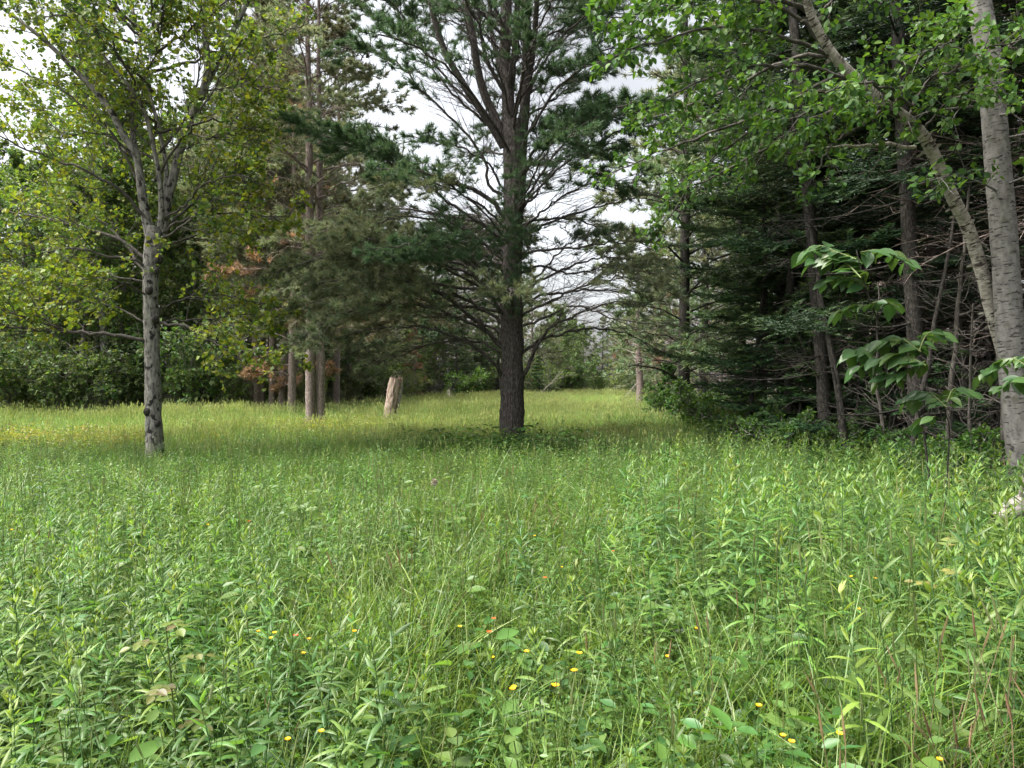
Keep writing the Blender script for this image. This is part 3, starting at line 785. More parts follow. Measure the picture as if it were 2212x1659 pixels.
    for pts, w0, w1, dY, ns, cols, fol in man:
        q = catmull(dpts(pts, Y - .5, Y - .5 + dY), 20)
        q[1:] += r.normal(size=(19, 3)) * .012
        bb = Buf(); tubes(bb, q - base, taper(w0, w1, 20) * px, 8)
        link('branch', bb.mesh('birch_branch', M_birch if fol < .5 else M_limb), trunk)
        broad_crown(tw, cr, q - base, r, ns, .62, .085, cols, n_ter=5, per=5, s0=.2, tmpl=LEAFO, wr=.68, fol=fol, twr=.0035, flat=.8, lift=(-.25, .15))
    link('twigs', tw.mesh('birch_twigs', M_limb), root, 'stuff')
    link('crown', cr.mesh('birch_crown', M_leaf, True), root)

# ------------------------------------------------------------------ generic tree kinds (meshes made once, copied)
def gen_pine(seed, H, Rb, cb, nl, col, ncol2=None, dead=0.25, tr_r=.2, nn=9):
    r = np.random.default_rng(seed)
    z = np.linspace(0, H, 70)
    sway = np.stack([np.cumsum(r.normal(size=70)) * .008 * H / 20, np.cumsum(r.normal(size=70)) * .008 * H / 20, z], 1)
    b = Buf(); tubes(b, sway, tr_r * np.interp(z / H, [0, .03, .5, 1], [1.35, 1.0, .7, .06]), 18, ridge=.10, ridge_f=14)
    tw, cr = Buf(), Buf()
    for k in range(nl):
        h = cb + (1 - cb) * (k / nl) ** 1.05
        az = k * 2.4 + r.uniform(-.5, .5)
        Ln = Rb * np.interp((h - cb) / (1 - cb), [0, .25, .6, 1], [.85, 1, .7, .12]) * r.uniform(.6, 1.15)
        el = np.interp(h, [0, .5, 1], [-.05, .2, .8]) + r.uniform(-.12, .15)
        d = np.array([math.cos(az) * math.cos(el), math.sin(az) * math.cos(el), math.sin(el)])
        tt = np.linspace(0, 1, 9)[:, None]
        i = int(h * 69)
        q = sway[i] + d * Ln * tt + UP * Ln * (.10 * np.sin(tt * 3) - .06 * tt ** 2)
        q[1:] += r.normal(size=(8, 3)) * .03
        tubes(tw, q, taper(.035 * Ln / Rb + .012, .008, 9), 5)
        isdead = r.uniform() < dead * (1.3 - h)
        c = col if ncol2 is None or r.uniform() < .6 else ncol2
        pine_limb_detail(tw, cr, q, r, int(5 + Ln * 3.0), Ln * .42, 0.12 if isdead else 1.0, .12, c, n_ter=4, s0=.12, nn=nn, nlen=.24, nwid=.042, twr=.007)
    return {'trunk': b, 'branches': tw, 'crown': cr}

def gen_fir(seed, H, Rb, cb, nb, col, tr_r=.15):
    r = np.random.default_rng(seed)
    z = np.linspace(0, H, 60)
    sway = np.stack([np.cumsum(r.normal(size=60)) * .006, np.cumsum(r.normal(size=60)) * .006, z], 1)
    b = Buf(); tubes(b, sway, tr_r * np.interp(z / H, [0, .03, .5, 1], [1.35, 1.0, .65, .05]), 14, ridge=.08, ridge_f=12)
    tw, cr = Buf(), Buf()
    for k in range(nb):
        h = k / nb
        live = h > cb
        az = k * 2.4 + r.uniform(-.6, .6)
        if r.uniform() < .2:
            continue
        Ln = Rb * np.interp(h, [0, cb, .5, 1], [.7, 1, .75, .08]) * r.uniform(.45, 1.25)
        bcol = np.asarray(col) * r.uniform(.5, 1.45) * np.array([r.uniform(.85, 1.25), 1, r.uniform(.8, 1.05)])
        i = min(59, int((.03 + .96 * h) * 59))
        d = np.array([math.cos(az), math.sin(az), 0.05])
        tt = np.linspace(0, 1, 8)[:, None]
        q = sway[i] + d * Ln * tt + UP * Ln * (-.28 * tt + .22 * tt ** 2)
        tubes(tw, q, taper(.022, .006, 8), 4)
        if not live:
            sec = shoots(q[None], np.sort(r.uniform(.2, 1, (1, 9)), 1), np.full((1, 9), Ln * .35), r, (35, 65), planar=.7, lift=(-.3, .1), K=3)
            tubes(tw, sec, np.stack([taper(.006, .002, 3)] * 9), 3)
            if h < cb * .5 or r.uniform() < .6:
                continue
        ns = int(8 + Ln * 9)
        s = np.linspace(.12, 1, ns)[None]
        ln = Ln * .42 * (1.1 - .8 * s) * r.uniform(.7, 1.2, s.shape)
        sec = shoots(q[None], s, ln, r, (40, 62), planar=.93, lift=(-.15, .05), K=4)
        sec = np.concatenate([sec, catmull(q, 4)[None]])
        m = 9
        p, dd = sample(sec, np.tile(np.linspace(.08, 1, m), (len(sec), 1)))
        p, dd = p.reshape(-1, 3), dd.reshape(-1, 3)
        lat = norm(np.cross(dd, UP))
        n = len(p)
        cc = needle_cols(n, r, bcol, .2)
        tipf = (np.tile(np.linspace(0, 1, m) > .8, len(sec)))[:, None]
        cc = np.where(tipf, cc * [1.6, 1.5, 1.1], cc)
        for sg in (1, -1):
            nd = norm(dd * .65 + lat * sg * .75 + UP * r.uniform(-.15, .35, (n, 1)))
            needles(cr, p, nd, 2, .15, .030, cc, r, spread=(0, 24))
    return {'trunk': b, 'branches': tw, 'crown': cr}

def gen_broad(seed, H, Rb, cb, cols, tr_r=.16, leaf=.18, nl=40, fork=False):
    r = np.random.default_rng(seed)
    z = np.linspace(0, H * .9, 50)
    sway = np.stack([np.cumsum(r.normal(size=50)) * .03, np.cumsum(r.normal(size=50)) * .03, z], 1)
    b = Buf(); tubes(b, sway, tr_r * np.interp(z / z[-1], [0, .04, .5, 1], [1.4, 1.0, .6, .08]), 14, ridge=.10, ridge_f=9)
    tw, cr = Buf(), Buf()
    for k in range(nl):
        h = cb + (1 - cb) * k / nl
        az = k * 2.4 + r.uniform(-.6, .6)
        Ln = Rb * np.interp((h - cb) / (1 - cb), [0, .3, .7, 1], [.75, 1, .8, .25]) * r.uniform(.55, 1.15)
        el = np.interp(h, [0, .4, 1], [.05, .45, 1.1]) + r.uniform(-.2, .2)
        d = np.array([math.cos(az) * math.cos(el), math.sin(az) * math.cos(el), math.sin(el)])
        q = sway[min(49, int(h * 49))] + d * Ln * np.linspace(0, 1, 8)[:, None]
        q[1:] += r.normal(size=(7, 3)) * .05
        tubes(tw, q, taper(.035, .008, 8), 5)
        broad_crown(tw, cr, q, r, int(7 + Ln * 2.6), Ln * .42, leaf, cols, n_ter=4, per=9, s0=.15, wr=.85)
    return {'trunk': b, 'branches': tw, 'crown': cr}

def gen_shrub(seed, H, Rb, cols, leaf=.12, n=11):
    r = np.random.default_rng(seed)
    st, cr = Buf(), Buf()
    for k in range(n):
        az = r.uniform(0, 2 * math.pi); out_ = r.uniform(.1, 1) * Rb
        q = catmull(np.array([[0, 0, 0], [math.cos(az) * out_ * .4, math.sin(az) * out_ * .4, H * .5], [math.cos(az) * out_, math.sin(az) * out_, H * r.uniform(.7, 1)]]) + r.normal(size=(3, 3)) * .04, 9)
        tubes(st, q, taper(.018, .005, 9), 4)
        broad_crown(st, cr, q, r, 12, H * .38, leaf, cols, n_ter=3, per=8, s0=.1, wr=.7)
    return {'stems': st, 'foliage': cr}

def gen_dead(seed, H, n, rr=.05):
    """grey leafless sapling with bare side twigs"""
    r = np.random.default_rng(seed)
    z = np.linspace(0, H, 16)
    q = np.stack([np.cumsum(r.normal(size=16)) * .02, np.cumsum(r.normal(size=16)) * .02, z], 1)
    b = Buf(); tubes(b, q, taper(rr, rr * .3, 16), 8, ridge=.06)
    tw = Buf()
    s = np.sort(r.uniform(.1, 1, (1, n)), 1)
    ln = .9 * (1.2 - s) * r.uniform(.5, 1.3, s.shape) + .15
    sec = shoots(q[None], s, ln, r, (55, 95), planar=0, lift=(-.35, .15), K=5, wob=.1)
    tubes(tw, sec, np.stack([taper(.009, .003, 5)] * len(sec)), 3)
    ter = shoots(sec, r.uniform(.2, 1, (len(sec), 4)), np.repeat(ln.reshape(-1, 1) * .4, 4, 1), r, (30, 60), planar=.2, lift=(-.3, .1), K=3)
    tubes(tw, ter, np.stack([taper(.004, .0015, 3)] * len(ter)), 3)
    return {'trunk': b, 'twigs': tw}

KINDS = {}
def kind(name, bufs, bark, leafm):
    out = {}
    for k, b in bufs.items():
        if not b.v:
            continue
        out[k] = b.mesh(name + '_' + k, leafm if k in ('crown', 'foliage') else bark, k not in ('crown', 'foliage'))
    KINDS[name] = out

P_OL, P_GR, P_BR = (0.22, 0.255, 0.155), (0.155, 0.215, 0.115), (0.30, 0.19, 0.135)
kind('pine_a', gen_pine(101, 23, 5.0, .20, 74, P_OL, P_GR, dead=.35, tr_r=.23), M_red, M_needle)
kind('pine_b', gen_pine(102, 24, 4.0, .30, 54, P_OL, (0.10, 0.10, .06), dead=.4, tr_r=.20), M_red, M_needle)
kind('pine_c', gen_pine(103, 16, 4.6, .06, 74, P_OL, P_GR, dead=.12, tr_r=.20), M_red, M_needle)
kind('pine_d', gen_pine(104, 17, 4.0, .10, 60, P_GR, P_OL, dead=.5, tr_r=.2), M_dark, M_needle)
kind('pine_brown', gen_pine(105, 15, 3.0, .10, 40, P_BR, P_OL, dead=.2, tr_r=.17), M_red, M_needle)
kind('fir_a', gen_fir(111, 19, 2.9, .12, 110, (0.030, 0.060, 0.034), .125), M_dark, M_needle)
kind('fir_b', gen_fir(112, 17, 2.7, .05, 115, (0.036, 0.070, 0.036), .12), M_dark, M_needle)
kind('fir_c', gen_fir(113, 20, 2.4, .28, 100, (0.027, 0.054, 0.032), .135), M_dark, M_needle)
kind('fir_small', gen_fir(114, 3.2, 1.1, .04, 34, (0.045, 0.095, 0.045), .04), M_dark, M_needle)
kind('broad_a', gen_broad(121, 18, 4.6, .10, PALE + YEL[1:3], .20), M_grey, M_leaf)
kind('broad_b', gen_broad(122, 14, 4.2, .04, MID + PALE, .15), M_grey, M_leaf)
kind('broad_c', gen_broad(123, 20, 4.4, .25, YEL[1:] + PALE, .22), M_grey, M_leaf)
kind('sapling', gen_broad(124, 4.2, 1.3, .18, MID + FRESH, .035, leaf=.11, nl=16), M_grey, M_leaf)
kind('shrub_a', gen_shrub(131, 2.2, 1.3, MID + PALE), M_grey, M_leaf)
kind('shrub_b', gen_shrub(132, 1.6, 1.2, PALE + YEL[:2], leaf=.07), M_grey, M_leaf)
kind('shrub_c', gen_shrub(133, 1.0, .8, FRESH + MID, leaf=.08, n=8), M_grey, M_leaf)
kind('dead_a', gen_dead(141, 4.5, 34), M_dtw, M_leaf)
kind('dead_white', gen_dead(144, 4.5, 34), M_dead, M_leaf)
kind('dead_b', gen_dead(142, 6.0, 44, .06), M_dark, M_leaf)
kind('dead_c', gen_dead(143, 3.2, 30, .035), M_dtw, M_leaf)

def place(k, name, label, cat, loc, rz=None, scale=1.0, group=None, tilt=None):
    root = thing(name, label, cat, loc, random.uniform(0, 6.28) if rz is None else rz, scale, group)
    if tilt:
        root.rotation_euler = (tilt[0], tilt[1], root.rotation_euler[2])
    for part, me in KINDS[k].items():
        link(part, me, root, kind='stuff' if part in ('branches', 'twigs') else None)
    return root

def gp(dx, Y):
    return ((dx - 1106.0) * Y / F, Y, 0.0)

white_pine()
left_maple()
aspen_and_birch()
# ------------------------------------------------------------------ the trees round the meadow
def multi(root, k, items, extra=None):
    for (off, tilt, s) in items:
        for part, me in KINDS[k].items():
            o = link(part, me, root, 'stuff' if part == 'branches' else None)
            o.location = off
            o.rotation_euler = (tilt[0], tilt[1], tilt[2])
            o.scale = (s, s, s)

def bent_limb(root, pts, r0, r1, mat, name='limb'):
    q = catmull(np.array(pts, float), 20)
    b = Buf(); tubes(b, q, taper(r0, r1, 20), 10, ridge=.08)
    link(name, b.mesh(name + '_wood', mat), root)

t = thing('pine_tree', 'twin trunk pine standing forward of the left woods, its grey trunks close together', 'tree', gp(678, 26), group='pines along the meadow edge')
multi(t, 'pine_b', [((-.14, 0, 0), (0, -.01, 0.4), .86), ((.20, .12, 0), (0, .02, 2.2), .80)])
t = thing('maple_tree', 'thick old trunk forking in a V at the wood edge behind the grey maple', 'tree', gp(240, 36))
multi(t, 'broad_c', [((-.12, 0, 0), (0, -.05, .3), 1.02), ((.18, .1, 0), (.02, .13, 2.0), .9)])
t = thing('pine_tree', 'stout dark pine with a bent low limb curving out to its left', 'tree', gp(552, 36.5), group='pines along the meadow edge')
multi(t, 'pine_b', [((0, 0, 0), (0, 0, 1.1), 1.05), ((.25, .1, 0), (0, .015, 2.9), .95)])
bent_limb(t, [(-.1, 0, 1.0), (-.45, -.05, 2.1), (-.75, -.1, 3.1), (-.95, -.1, 4.6), (-.9, 0, 6.5)], .17, .08, M_red)
t = thing('pine_tree', 'pair of slim pale pine stems between the stout pine and the reddish pair', 'tree', gp(597, 36), group='pines along the meadow edge')
multi(t, 'pine_b', [((-.18, 0, 0), (0, -.005, 4.1), .82), ((.24, 0, 0), (0, .02, .6), .86)])
t = thing('pine_tree', 'reddish pair of pine stems leaning apart, just left of the twin trunk pine', 'tree', gp(630, 38), group='pines along the meadow edge')
multi(t, 'pine_a', [((-.14, 0, 0), (0, -.015, 3.3), .72), ((.22, 0, 0), (0, .05, 5.0), .78)])
t = place('broad_b', 'aspen_tree', 'pale leaning trunk with light green leaves at the far left edge of the field', 'tree', gp(158, 36), .4, .95, tilt=(0, .14))

G_L = 'leafy trees in the left woods'
EDGE = [
    ('broad_a', 'maple_tree', -60, 39, .95, 'pale leafy tree cut by the left border of the view, tallest at that side'),
    ('broad_b', 'maple_tree', 40, 38, 1.0, 'light green bushy tree in front of the dark gap at the far left'),
    ('fir_b', 'fir_tree', 75, 42, .85, 'dark fir filling the shady gap left of the leaning pale trunk'),
    ('broad_c', 'maple_tree', 110, 46, .88, 'tall yellow green tree rising behind the leaning pale trunk'),
    ('broad_a', 'maple_tree', 215, 44, .98, 'tall pale crowned tree behind the V forked trunk'),
    ('fir_b', 'fir_tree', 300, 42, .75, 'dark low fir seen just left of the grey maple trunk'),
    ('broad_c', 'maple_tree', 345, 47, 1.0, 'tall loose leafy tree straight behind the grey maple'),
    ('broad_b', 'maple_tree', 410, 39, .8, 'short bright green tree in the gap right of the grey maple trunk'),
    ('broad_a', 'maple_tree', 450, 48, 1.15, 'high pale tree showing sky through its top above the grey maple'),
    ('fir_small', 'fir_tree', 470, 38.5, 1.35, 'small green fir at the meadow edge left of the stout pine'),
    ('pine_c', 'pine_tree', 505, 45, 1.3, 'olive needled pine filling the back between maple and stout pine'),
    ('pine_brown', 'pine_tree', 632, 34, 1.1, 'pine with rust brown dying needles behind the twin trunk pine'),
    ('pine_a', 'pine_tree', 590, 46, 1.05, 'tall thin topped pine high above the slim pale pair'),
    ('pine_b', 'pine_tree', 725, 44, 1.0, 'tall bare stemmed pine just right of the twin trunk pine'),
    ('pine_c', 'pine_tree', 690, 50, .95, 'bushy pine with branches to the ground behind the twin trunk pine'),
    ('pine_c', 'pine_tree', 775, 57, .95, 'light olive pine with sweeping low boughs left of the broken stump'),
    ('fir_b', 'fir_tree', 742, 60, .55, 'dark short fir in the shade left of the light olive pine'),
    ('pine_d', 'pine_tree', 835, 61, .95, 'broad green pine right behind the broken stump'),
    ('pine_brown', 'pine_tree', 895, 57, .42, 'low rusty brown pine sapling right of the broken stump'),
    ('fir_a', 'fir_tree', 985, 63, .55, 'dark layered fir left of the big pine trunk, across the field'),
    ('pine_c', 'pine_tree', 940, 68, 1.0, 'tall olive pine whose top meets the open sky patch'),
    ('fir_b', 'fir_tree', 1040, 67, .6, 'dark fir half hidden by the trunk of the big pine'),
    ('pine_d', 'pine_tree', 1075, 74, .85, 'green pine peeping out behind the big pine trunk'),
    ('pine_c', 'pine_tree', 1150, 86, .95, 'far pine with light boughs just right of the big trunk'),
    ('pine_c', 'pine_tree', 860, 69, 1.22, 'pale olive pine standing tallest behind the broad green pine and the stump'),
    ('broad_a', 'maple_tree', 800, 72, 1.05, 'far leafy tree between the two olive pines left of the stump'),
    ('pine_c', 'pine_tree', 1005, 76, 1.15, 'far olive pine showing above the dark layered fir'),
    ('broad_b', 'maple_tree', 915, 64, .8, 'pale leafy tree over the low rusty pine sapling'),
    ('pine_a', 'pine_tree', 752, 52, .92, 'tall airy pine standing over the light olive pine with sweeping boughs'),
    ('broad_b', 'maple_tree', 1120, 96, .95, 'far pale leafy tree hidden partly by the right side of the big trunk'),
    ('broad_b', 'maple_tree', 1178, 100, .75, 'far low leafy tree behind the little dark conifer at the field end'),
    ('broad_b', 'maple_tree', 1240, 106, .8, 'far leafy tree behind the rounded yellow green one'),
    ('pine_c', 'pine_tree', 1330, 110, .7, 'far olive pine right of the distant pine below the sky gap'),
    ('broad_b', 'maple_tree', 1398, 100, .7, 'far pale tree at the right end of the field edge'),
    ('broad_b', 'maple_tree', 1205, 92, .85, 'far pale green tree at the end of the field, nearest the big trunk'),
    ('fir_small', 'fir_tree', 1165, 80, 1.5, 'little dark conifer standing out in the far field edge'),
    ('broad_b', 'maple_tree', 1262, 98, .72, 'rounded yellow green tree at the very end of the field'),
    ('pine_d', 'pine_tree', 1300, 104, .68, 'distant pine at the end of the field below the sky gap'),
    ('pine_brown', 'pine_tree', 1335, 96, .55, 'distant brownish pine left of the reddish bare trunk'),
    ('broad_b', 'maple_tree', 1368, 90, .8, 'distant pale leafy tree behind the reddish bare trunk'),
    ('pine_c', 'pine_tree', 1420, 66, .80, 'light olive pine between reddish bare trunk and the right woods'),
    ('pine_brown', 'pine_tree', 1450, 52, .72, 'tan tinged pine at the right side of the field behind the dark pine'),
    ('pine_d', 'pine_tree', 1478, 25, 1.0, 'dark pine with bare curved branches at the front of the right woods'),
    ('pine_d', 'pine_tree', 1520, 36, 1.1, 'pine with sparse boughs close behind the dark front pine'),
    ('fir_b', 'fir_tree', 1605, 24, .95, 'green fir with layered boughs right of the dark front pine'),
    ('fir_a', 'fir_tree', 1690, 17.0, .9, 'bluish green fir with flat shelves of needles facing the meadow'),
    ('pine_d', 'pine_tree', 1600, 30, 1.15, 'tall pine showing between the two green firs of the right woods'),
    ('fir_b', 'fir_tree', 1650, 15.8, .62, 'shorter bushy fir with boughs to the ground in front of the tall firs'),
    ('fir_b', 'fir_tree', 1700, 15.0, .8, 'bushy green fir just left behind the leaning spruce trunk'),
    ('fir_b', 'fir_tree', 1860, 19, .8, 'low shaded fir filling the gap between the spruce trunks'),
    ('fir_c', 'fir_tree', 1715, 23, 1.0, 'tall dark fir behind the leaning spruce trunk'),
    ('fir_b', 'fir_tree', 1870, 15.5, 1.0, 'dense dark fir between the two bare spruce trunks'),
    ('fir_a', 'fir_tree', 1925, 19, 1.05, 'black green fir deep in the right woods behind the bare trunks'),
    ('fir_c', 'fir_tree', 2075, 13.5, 1.0, 'dark fir left of the aspen with bare lower stem'),
    ('fir_b', 'fir_tree', 2140, 17, 1.1, 'shaded fir behind the leaning birch'),
    ('fir_a', 'fir_tree', 2250, 13, 1.1, 'dark fir behind the aspen at the right border'),
    ('fir_c', 'fir_tree', 2030, 24, 1.1, 'far dark fir seen between the stems under the leaning birch'),
    ('fir_a', 'fir_tree', 1810, 28, 1.1, 'far dark fir seen left of the leaning spruce trunk'),
]
for k, nm, dx, Y, s, lab in EDGE:
    place(k, nm, lab, 'tree', gp(dx, Y), None, s, tilt=(random.uniform(-.02, .02), random.uniform(-.02, .02)))

place('fir_a', 'spruce_tree', 'leaning dark spruce trunk rising from the goldenrod at the edge of the right woods', 'tree', gp(1792, 13.3), 0, .95, tilt=(0, -.075))
place('fir_c', 'spruce_tree', 'straight dark spruce trunk with bare dead twigs right of the leaning spruce', 'tree', gp(1988, 11.6), 0, .95, tilt=(0, -.05))

# reddish dead trunk on the right of the far field
def dead_trunk():
    base = np.array(gp(1382, 44))
    t = thing('dead_tree', 'reddish grey dead trunk with broken side twigs, alone at the right of the far field', 'tree', base)
    r = np.random.default_rng(77)
    z = np.linspace(0, 7.5, 30)
    q = np.stack([-.02 * z + .05 * np.sin(z), 0 * z, z], 1)
    b = Buf(); tubes(b, q, np.interp(z, [0, .6, 3, 7.5], [.30, .22, .18, .06]), 16, ridge=.14, ridge_f=10)
    link('trunk', b.mesh('dead_trunk', M_red), t)
    tw = Buf()
    s = np.sort(r.uniform(.3, 1, (1, 26)), 1)
    sec = shoots(q[None], s, r.uniform(.6, 2.2, s.shape), r, (55, 100), planar=0, lift=(-.3, .2), K=5, wob=.1)
    tubes(tw, sec, np.stack([taper(.025, .006, 5)] * len(sec)), 4)
    ter = shoots(sec, r.uniform(.2, 1, (26, 5)), r.uniform(.2, .7, (26, 5)), r, (30, 60), planar=.2, K=3)
    tubes(tw, ter, np.stack([taper(.009, .003, 3)] * len(ter)), 3)
    link('twigs', tw.mesh('dead_twigs', M_dead), t, 'stuff')
    cr = Buf()
    p, d = sample(ter, np.tile([[.5, .9]], (len(ter), 1)))
    needles(cr, p.reshape(-1, 3), d.reshape(-1, 3), 6, .15, .016, needle_cols(len(ter) * 2, r, (.14, .085, .06)), r)
    link('brown_needles', cr.mesh('dead_needles', M_needle, False), t)
dead_trunk()

# ------------------------------------------------------------------ understorey: shrubs, saplings, dead stems
SHR = [
    ('shrub_a', 15, 37, 1.2, 'pale shrub at the far left end of the wood edge'),
    ('shrub_a', 130, 36.6, 1.1, 'leafy shrub at the foot of the leaning pale trunk'),
    ('shrub_b', 190, 37, 1.3, 'light green shrub left of the V forked trunk'),
    ('shrub_a', 285, 38, 1.2, 'shrub between the V forked trunk and the grey maple'),
    ('shrub_b', 375, 37.5, 1.4, 'yellowish shrub right behind the grey maple trunk'),
    ('shrub_a', 425, 37.5, 1.5, 'large rounded olive shrub in the gap right of the grey maple'),
    ('shrub_b', 500, 38, 1.2, 'shrub left of the stout pine with the bent limb'),
    ('shrub_b', 655, 39, 1.1, 'low bright shrub between the reddish pair and the twin trunk pine'),
    ('shrub_b', 725, 52, 1.2, 'shrub at the wood edge right of the twin trunk pine'),
    ('shrub_a', 800, 55, .9, 'bushy shrub at the wood edge left of the stump'),
    ('shrub_b', 885, 56, 1.2, 'bright green shrub right of the broken stump'),
    ('shrub_c', 1000, 64, 2.0, 'pale young shrub left of the big pine trunk at the wood edge'),
    ('shrub_b', 1185, 84, 1.8, 'pale shrub right of the big trunk at the end of the field'),
    ('shrub_a', 1240, 92, 1.6, 'shrub at the end of the field in front of the rounded yellow green tree'),
    ('shrub_b', 1335, 88, 1.9, 'light rounded bush left of the reddish bare trunk'),
    ('shrub_b', 1440, 30, .95, 'pale sapling bush left of the dark front pine'),
    ('shrub_c', 1425, 27, 1.2, 'low leafy bush below the dark front pine, on its meadow side'),
    ('shrub_c', 1500, 21, 1.3, 'low leafy bush right of the dark front pine'),
    ('shrub_c', 1580, 17.5, 1.2, 'leafy bush under the layered green fir'),
    ('shrub_b', 1650, 15.5, .8, 'shady bush left of the leaning spruce trunk'),
    ('shrub_c', 1720, 14.5, 1.0, 'small bush at the left foot of the leaning spruce'),
    ('shrub_c', 1880, 12.3, .9, 'small bush between the two bare spruce trunks'),
    ('shrub_c', 1540, 19, 1.5, 'leafy bush at the edge between the dark front pine and the layered fir'),
    ('shrub_c', 1620, 14.8, 1.0, 'leafy bush in front of the shorter bushy fir'),
    ('shrub_c', 1680, 13.6, 1.0, 'leafy bush left of the leaning spruce foot, in the goldenrod'),
    ('shrub_c', 1830, 12.6, .85, 'leafy bush right of the leaning spruce foot'),
    ('shrub_c', 1940, 11.0, .8, 'leafy bush left of the straight spruce foot'),
    ('shrub_c', 2010, 10.2, .8, 'leafy bush right of the straight spruce foot'),
    ('shrub_c', 2060, 9.8, .9, 'broad leaved bush in the shade left of the aspen foot'),
    ('shrub_c', 2140, 8.4, .75, 'bush in front of the aspen foot'),
]
for k, dx, Y, s, lab in SHR:
    if dx < 1400 and Y > 36:          # the bushes stand out into the light in front of the trees
        Y, s = Y - 2.2, s * 1.3
    place(k, 'shrub', lab, 'shrub', gp(dx, Y), None, s)

place('sapling', 'sapling', 'bright green sapling standing in front of the dark pine on the right of the field', 'tree', gp(1436, 29), None, .62)
place('fir_small', 'fir_tree', 'knee high young fir at the right woods beside the dark front pine', 'tree', gp(1415, 28), None, .42)
for dx, Y, sc_, lab in ((1728, 14.0, .85, 'young fir whose boughs hide the left foot of the leaning spruce'), (1850, 13.0, .8, 'young fir low in the shade between the bare spruce trunks'),
                        (1925, 12.3, .75, 'young fir just left of the straight spruce trunk, low in the shade'), (2060, 11.6, .8, 'young fir under the big leaved young tree, left of the aspen'), (2125, 11.0, .6, 'small dark fir close behind the aspen foot')):
    place('fir_small', 'fir_tree', lab, 'tree', gp(dx, Y), None, sc_)
place('fir_small', 'fir_tree', 'young green fir growing low between the firs on the right', 'tree', gp(1600, 18.5), None, .75)

G_D = 'bare dead stems in the shade of the right woods'
rd = random.Random(4)
for i, (dx, Y) in enumerate([(1560, 20.5), (1610, 15.5), (1690, 18), (1835, 14.2), (1850, 12.0), (1905, 11.8), (1930, 13.8), (1950, 10.6), (2010, 13.2), (2040, 11), (2050, 15), (2085, 10.3), (2100, 12.6), (2120, 11.2), (2150, 13.8), (2165, 10.2), (2185, 11.5), (2210, 12.6), (2235, 9.9), (2270, 11), (1770, 17), (1730, 15.4)]):
    place(('dead_a', 'dead_b', 'dead_c')[i % 3], 'dead_sapling', 'thin bare grey dead stem with dry twigs in the shade of the right woods', 'dead tree', gp(dx, Y), rd.uniform(0, 6.28), rd.uniform(.7, 1.2), G_D, tilt=(rd.uniform(-.12, .12), rd.uniform(-.2, .12)))
for dx, Y, s, lab in ((1345, 78, 1.1, 'tangle of bare grey branches left of the reddish bare trunk'), (1155, 72, .9, 'white bare broken branches just right of the big pine trunk'), (1410, 46, .8, 'bare white twigs right of the reddish bare trunk')):
    place('dead_white', 'dead_sapling', lab, 'dead tree', gp(dx, Y), 1.0, s, tilt=(.5, .6))

# far woods beyond the first row, one mass
def instancer(name, pts, rots, scl, idx, sources, kindtag, label, cat):
    me = bpy.data.meshes.new(name)
    pts = np.asarray(pts, np.float32)
    me.vertices.add(len(pts)); me.vertices.foreach_set('co', pts.ravel())
    me.attributes.new('rot', 'FLOAT_VECTOR', 'POINT').data.foreach_set('vector', np.asarray(rots, np.float32).ravel())
    me.attributes.new('scl', 'FLOAT_VECTOR', 'POINT').data.foreach_set('vector', np.asarray(scl, np.float32).ravel())
    me.attributes.new('idx', 'INT', 'POINT').data.foreach_set('value', np.asarray(idx, np.int32))
    o = link(name, me, kind=kindtag)
    tag(o, label, cat)
    ng = bpy.data.node_groups.new(name + '_scatter', 'GeometryNodeTree')
    ng.interface.new_socket('Geometry', in_out='INPUT', socket_type='NodeSocketGeometry')
    ng.interface.new_socket('Geometry', in_out='OUTPUT', socket_type='NodeSocketGeometry')
    N = ng.nodes.new; Lk = ng.links.new
    gi = N('NodeGroupInput'); go = N('NodeGroupOutput')
    jo = N('GeometryNodeJoinGeometry')
    for grp in sources[::-1]:
        g2 = N('GeometryNodeGeometryToInstance')
        for ob in grp:
            oi = N('GeometryNodeObjectInfo'); oi.inputs['Object'].default_value = ob; oi.transform_space = 'ORIGINAL'
            Lk(oi.outputs['Geometry'], g2.inputs[0])
        Lk(g2.outputs[0], jo.inputs[0])
    iop = N('GeometryNodeInstanceOnPoints')
    iop.inputs['Pick Instance'].default_value = True
    def at(nm, ty):
        a = N('GeometryNodeInputNamedAttribute'); a.data_type = ty; a.inputs['Name'].default_value = nm
        return a.outputs['Attribute']
    e2r = N('FunctionNodeEulerToRotation')
    Lk(at('rot', 'FLOAT_VECTOR'), e2r.inputs[0])
    Lk(gi.outputs[0], iop.inputs['Points']); Lk(jo.outputs[0], iop.inputs['Instance'])
    Lk(at('idx', 'INT'), iop.inputs['Instance Index']); Lk(e2r.outputs[0], iop.inputs['Rotation']); Lk(at('scl', 'FLOAT_VECTOR'), iop.inputs['Scale'])
    Lk(iop.outputs[0], go.inputs[0])
    md = o.modifiers.new('scatter', 'NODES'); md.node_group = ng
    return o

def src(name, me):
    return bpy.data.objects.new(name, me)

def far_limit(a):
    return np.interp(a, [-.9, -.75, -.3, -.26, -.15, -.05, .02, .12, .22], [38, 38, 38.5, 50, 58, 66, 84, 96, 104])

